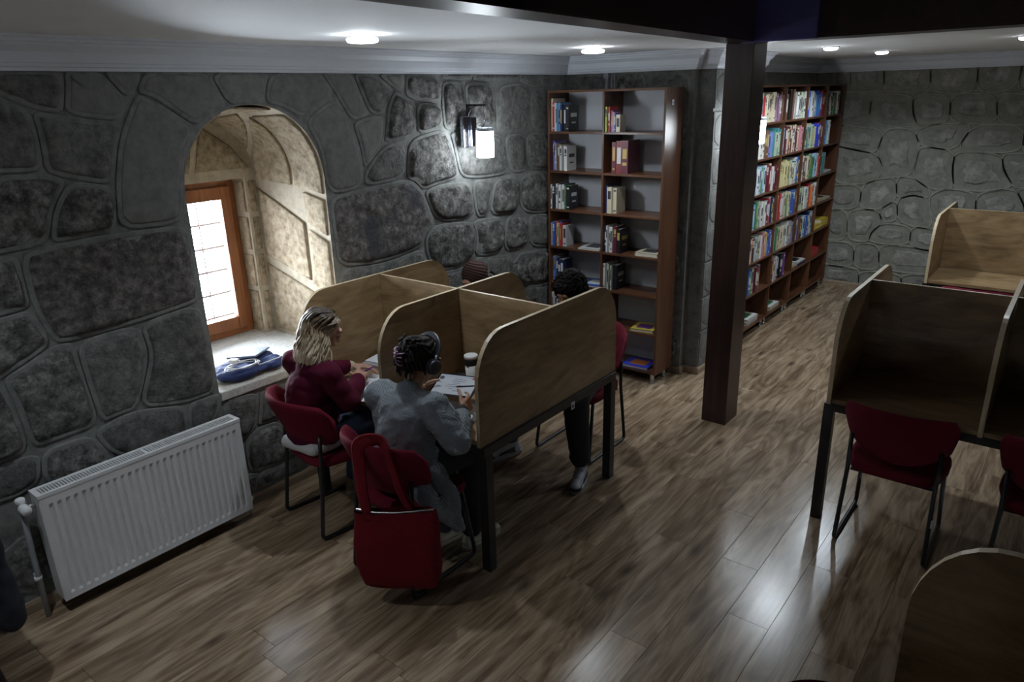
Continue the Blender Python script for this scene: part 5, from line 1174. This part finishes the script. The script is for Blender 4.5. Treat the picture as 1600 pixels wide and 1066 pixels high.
# ---------------- student with headphones, seen from behind
P2 = thing('person', 'dark haired person in a long grey knitted cardigan holding a tablet', 'person', (0, 0, 0))
hc = V((-2.435, 2.320, 1.115)); H2 = head_frame(hc, -.10, .50, .06)
SR, SL, ER, EL, WR, WL = V((-2.275, 2.235, .925)), V((-2.590, 2.185, .935)), V((-2.160, 2.255, .780)), V((-2.665, 2.325, .850)), V((-2.292, 2.445, .842)), V((-2.665, 2.500, .832))
pel, chest, nk = V((-2.460, 2.185, .582)), V((-2.445, 2.205, .82)), V((-2.435, 2.235, .985))
KR, KL, AR, AL = V((-2.355, 2.56, .54)), V((-2.56, 2.56, .54)), V((-2.30, 2.48, .10)), V((-2.44, 2.42, .10))
B = head_prims(H2) + [('c', nk - V((0, .02, .02)), .052, hc + V((0, -.035, -.06)), .047), ('c', pel, .12, chest, .115), ('c', chest, .10, nk - V((0, 0, .05)), .075), ('c', SL, .05, SR, .05)]
for S, E, W in ((SR, ER, WR), (SL, EL, WL)): B += [('c', S, .046, E, .037), ('c', E, .036, W, .024)]
for K, A_, s in ((KR, AR, 1), (KL, AL, -1)): B += [('c', pel + V((s * .085, .02, -.02)), .078, K, .052), ('c', K, .050, A_, .034)]
B += hand_prims(WR, (-.25, .85, .02), (.90, .0, .25), -1, (.30, .40, .30), thumb=.3) + hand_prims(WL, (.25, .80, .0), (-.90, 0, .25), 1, (.35, .45, .35), thumb=.3)
blob('body', B, 'skin_warm', P2, .0048, 4)
cd = [('c', pel + V((0, -.01, .02)), .165, chest, .160), ('c', chest, .155, nk - V((0, .03, .085)), .110), ('c', SL + V((.02, 0, -.005)), .085, SR + V((-.02, 0, -.005)), .085), ('e', chest + V((0, -.03, .02)), (.175, .115, .16)), ('c', nk - V((0, .022, .045)), .080, nk - V((0, .022, .000)), .066), ('e', pel + V((0, .02, .03)), (.185, .15, .11)),
      ('c', V((-2.30, 2.10, .60)), .055, V((-2.205, 2.13, .44)), .035), ('c', V((-2.205, 2.12, .45)), .034, V((-2.20, 2.27, .27)), .026), ('c', V((-2.29, 2.22, .60)), .055, V((-2.205, 2.25, .45)), .035), ('c', V((-2.205, 2.25, .45)), .034, V((-2.20, 2.30, .26)), .026), ('c', V((-2.205, 2.18, .45)), .034, V((-2.20, 2.24, .30)), .028), ('c', pel + V((-.165, .02, .02)), .05, V((-2.655, 2.22, .47)), .035)]
for S, E, W in ((SR, ER, WR), (SL, EL, WL)): cd += [('c', S, .084, E, .070), ('c', E, .070, W + (E - W).normalized() * .06, .048)]
blob('cardigan', cd, 'knit_grey', P2, .0078, 5, fold(.016, 7))
for W, E in ((WR, ER), (WL, EL)):
    d = (E - W).normalized(); blob('cuff', [('c', W + d * .012, .035, W + d * .060, .038)], 'top_dark', P2, .005, 2)
tr = []
for K, A_, s in ((KR, AR, 1), (KL, AL, -1)): tr += [('c', pel + V((s * .085, .0, -.01)), .092, K, .068), ('c', K, .068, A_ + V((0, 0, .04)), .062)]
blob('trousers', tr + [('e', pel + V((0, 0, -.01)), (.15, .12, .085))], 'trouser_black', P2, .0085, 5, fold(.005))
shoe('r', (-2.315, 2.43, 0), (-2.285, 2.68, 0), 'shoe_cream', 'shoe_cream', P2); shoe('l', (-2.46, 2.37, 0), (-2.425, 2.615, 0), 'shoe_cream', 'shoe_cream', P2)
hp = [('e', H2 @ V((0, -.022, .030)), (.086, .100, .092), tuple(H2.to_euler())), ('e', H2 @ V((0, -.075, .0)), (.070, .050, .075), tuple(H2.to_euler())), ('e', H2 @ V((-.012, -.105, .035)), (.048, .040, .060), tuple(H2.to_euler())), ('e', H2 @ V((.015, -.095, .075)), (.050, .038, .035), tuple(H2.to_euler()))]
hair2 = blob('hair', hp, 'hair_dark', P2, .006, 4, lambda c: .004 * math.sin(c.z * 230 + 12 * noise.noise(c * 10)) + .004 * noise.noise(c * 40))
it = []
for k in range(80):
    th = rp.uniform(-2.0, 2.0); a = H2 @ V((.084 * math.sin(th), -.022 - .098 * math.cos(th), rp.uniform(-.06, .05))); m = H2 @ V((.070 * math.sin(th) * rp.uniform(.3, .9), -.085 - .055 * math.cos(th), rp.uniform(-.02, .07))); e = H2 @ V((rp.uniform(-.045, .05), -.125 + rp.uniform(-.015, .03), rp.uniform(.01, .085)))
    it.append(([a, (a + m) / 2 + (H2.to_3x3() @ V((.012 * math.sin(th), -.012, 0))), m, e, e + V((rp.uniform(-.025, .025), rp.uniform(.0, .03), rp.uniform(-.03, .012)))], rp.uniform(.006, .010)))
for k in range(16):
    th = rp.uniform(-1.3, 1.3); a = H2 @ V((.06 * math.sin(th), -.075 - .03 * math.cos(th), -.04)); it.append(([a, a + V((rp.uniform(-.01, .01), -.012, -.03)), a + V((rp.uniform(-.02, .02), -.012, -.065))], .004))
locks('hair_locks', it, 'hair_dark', hair2)
cw = thing('hair_claw', 'purple plastic hair claw in the dark hair of the headphone wearer', 'hair claw', tuple(H2 @ V((-.014, -.130, -.012)))); cw.rotation_euler = (0, .25, -.35)
for s in (-1, 1):
    for z in (-.032, -.010, .012, .034):
        g = G(); g.tube(spline([(s * .004, -.012, z * .55), (s * .022, -.014, z * .9), (s * .032, .004, z), (s * .026, .024, z * .95)], 4), [.006] * 12 + [.003], 8, flat=(1, .6)); g.build('tooth', 'claw_purple', cw)
g = G(); g.tube([(0, -.014, -.034), (0, -.018, 0), (0, -.014, .034)], .007, 8); g.build('hinge_bar', 'claw_purple', cw)
hd = thing('headphones', 'black over ear headphones worn by the person in the grey cardigan', 'headphones', (0, 0, 0))
arc = [H2 @ V((.102 * math.cos(a), -.004 + .012 * math.sin(a), .022 + .118 * math.sin(a))) for a in [PI * i / 20 for i in range(21)]]
g = G(); g.tube(arc, .012, 10, flat=(1.25, .55)); g.build('headband', 'headphone_black', hd)
for s in (-1, 1):
    M = H2 @ Matrix.Translation((s * .086, -.004, -.002)) @ Matrix.Rotation(s * PI / 2, 4, 'Y')
    g = G(); g.lathe([(.024, 0), (.038, .002), (.041, .010), (.036, .018)], M=M, n=24); cu = g.build('ear_pad', 'rubber_black', hd)
    g = G(); g.lathe([(.034, .0182), (.039, .022), (.038, .034), (.030, .042), (0, .044)], M=M, n=24); g.build('ear_cup', 'headphone_black', hd)
    g = G(); g.tube([H2 @ V((s * .104, -.004, .018)), H2 @ V((s * .101, -.004, .040)), H2 @ V((s * .094, -.004, .056))], .007, 8); g.build('yoke', 'headphone_trim', hd)
sty = thing('stylus', 'black stylus in the right hand beside the tablet edge', 'stylus', (-2.375, 2.575, .905)); sty.rotation_euler = (math.radians(8), math.radians(78), math.radians(20))
g = G(); g.lathe([(.0008, -.07), (.0035, -.06), (.0042, -.05), (.0042, .065), (.002, .07)], n=12); g.build('barrel', 'rubber_black', sty)
g = G(); g.lathe([(.0044, .045), (.0044, .05)], n=12); g.build('ring', 'headphone_trim', sty)
# ---------------- two people on the far side of the carrel (they face -y)
def far_person(label, x, y, hx, hy, hz, top_mat, voxel, feet, knees, tmat):
    P = thing('person', label, 'person', (0, 0, 0)); hc = V((hx, hy, hz)); H = head_frame(hc, PI, .50)
    pel, chest, nk = V((x, y, .585)), V((x, y - .03, .82)), V(((x + hx) / 2, y - .085, .985))
    SR, SL = V((x - .165, y - .06, .93)), V((x + .165, y - .06, .93)); ER, EL = V((x - .155, y - .18, .825)), V((x + .18, y - .18, .825)); WR, WL = V((x - .09, y - .37, .838)), V((x + .10, y - .38, .838))
    B = head_prims(H) + [('c', nk, .052, hc + V((0, .03, -.06)), .047), ('c', pel, .12, chest, .115), ('c', chest, .10, nk - V((0, 0, .05)), .075), ('c', SL, .05, SR, .05)]
    for S, E, W in ((SR, ER, WR), (SL, EL, WL)): B += [('c', S, .046, E, .037), ('c', E, .036, W, .024)]
    for (K, A_), s in zip(zip(knees, feet), (-1, 1)): B += [('c', pel + V((s * .085, -.02, -.02)), .078, K, .052), ('c', V(K), .050, V(A_) + V((0, 0, .09)), .034)]
    B += hand_prims(WR, (.35, -.8, 0), (0, 0, 1), 1, (.3, .35, .3)) + hand_prims(WL, (-.35, -.8, 0), (0, 0, 1), -1, (.3, .35, .3))
    blob('body', B, 'skin_warm', P, .0055, 4)
    sw = [('c', pel + V((0, .01, .02)), .150, chest, .142), ('c', chest, .135, nk - V((0, -.01, .075)), .095), ('c', SL, .072, SR, .072), ('c', nk - V((0, 0, .04)), .066, nk - V((0, 0, .01)), .062)]
    for S, E, W in ((SR, ER, WR), (SL, EL, WL)): sw += [('c', S, .072, E, .058), ('c', E, .056, W + (E - W).normalized() * .03, .042)]
    blob('jumper', sw, top_mat, P, .009, 5, fold(.008))
    tr = []
    for (K, A_), s in zip(zip(knees, feet), (-1, 1)): tr += [('c', pel + V((s * .085, 0, -.01)), .100, K, .088), ('c', V(K), .088, V(A_) + V((0, .0, .15)), .064)]
    blob('trousers', tr + [('e', pel, (.15, .12, .085))], tmat, P, .009, 5, fold(.006))
    return P, H, hc
P3, H3, hc3 = far_person('person in a dark brown headscarf seated behind the carrel panels by the lamp', -3.225, 3.885, -3.315, 3.735, 1.115, 'top_dark', .007, [(-3.30, 3.52, 0), (-3.12, 3.52, 0)], [(-3.30, 3.48, .55), (-3.12, 3.48, .55)], 'trouser_black')
eu = tuple(H3.to_euler())
blob('headscarf', [('e', H3 @ V((0, -.022, .030)), (.091, .104, .096), eu), ('e', H3 @ V((0, -.03, -.05)), (.080, .075, .075), eu), ('c', H3 @ V((0, .0, -.085)), .075, hc3 + V((0, .05, -.17)), .095), ('e', hc3 + V((0, .07, -.20)), (.15, .10, .08))], 'hijab_brown', P3, .006, 6, lambda c: .0025 * math.sin((c.z + .5 * c.y) * 260 + 5 * noise.noise(c * 8)))
for x in (-3.30, -3.12): shoe('s', (x, 3.60, 0), (x, 3.36, 0), 'shoe_black', 'sole_white', P3)
P4, H4, hc4 = far_person('curly black haired person in dark clothes seated with legs under the carrel', -2.50, 3.905, -2.525, 3.775, 1.130, 'top_dark', .007, [(-2.80, 3.45, 0), (-2.225, 3.44, 0)], [(-2.66, 3.50, .53), (-2.28, 3.47, .54)], 'trouser_black')
eu = tuple(H4.to_euler())
blob('hair', [('e', H4 @ V((0, -.022, .035)), (.105, .112, .102), eu), ('e', H4 @ V((0, -.07, -.02)), (.085, .062, .085), eu), ('e', H4 @ V((0, .05, .075)), (.07, .045, .04), eu)], 'hair_curly', P4, .0045, 2, lambda c: .012 * noise.noise(c * 55) + .008 * noise.noise(c * 110))
shoe('a', (-2.765, 3.515, 0), (-2.865, 3.265, 0), 'shoe_white', 'sole_white', P4, 'shoe_white', 'shoe_black')
shoe('b', (-2.235, 3.505, 0), (-2.150, 3.265, 0), 'shoe_white', 'sole_white', P4, 'shoe_white', 'shoe_black')
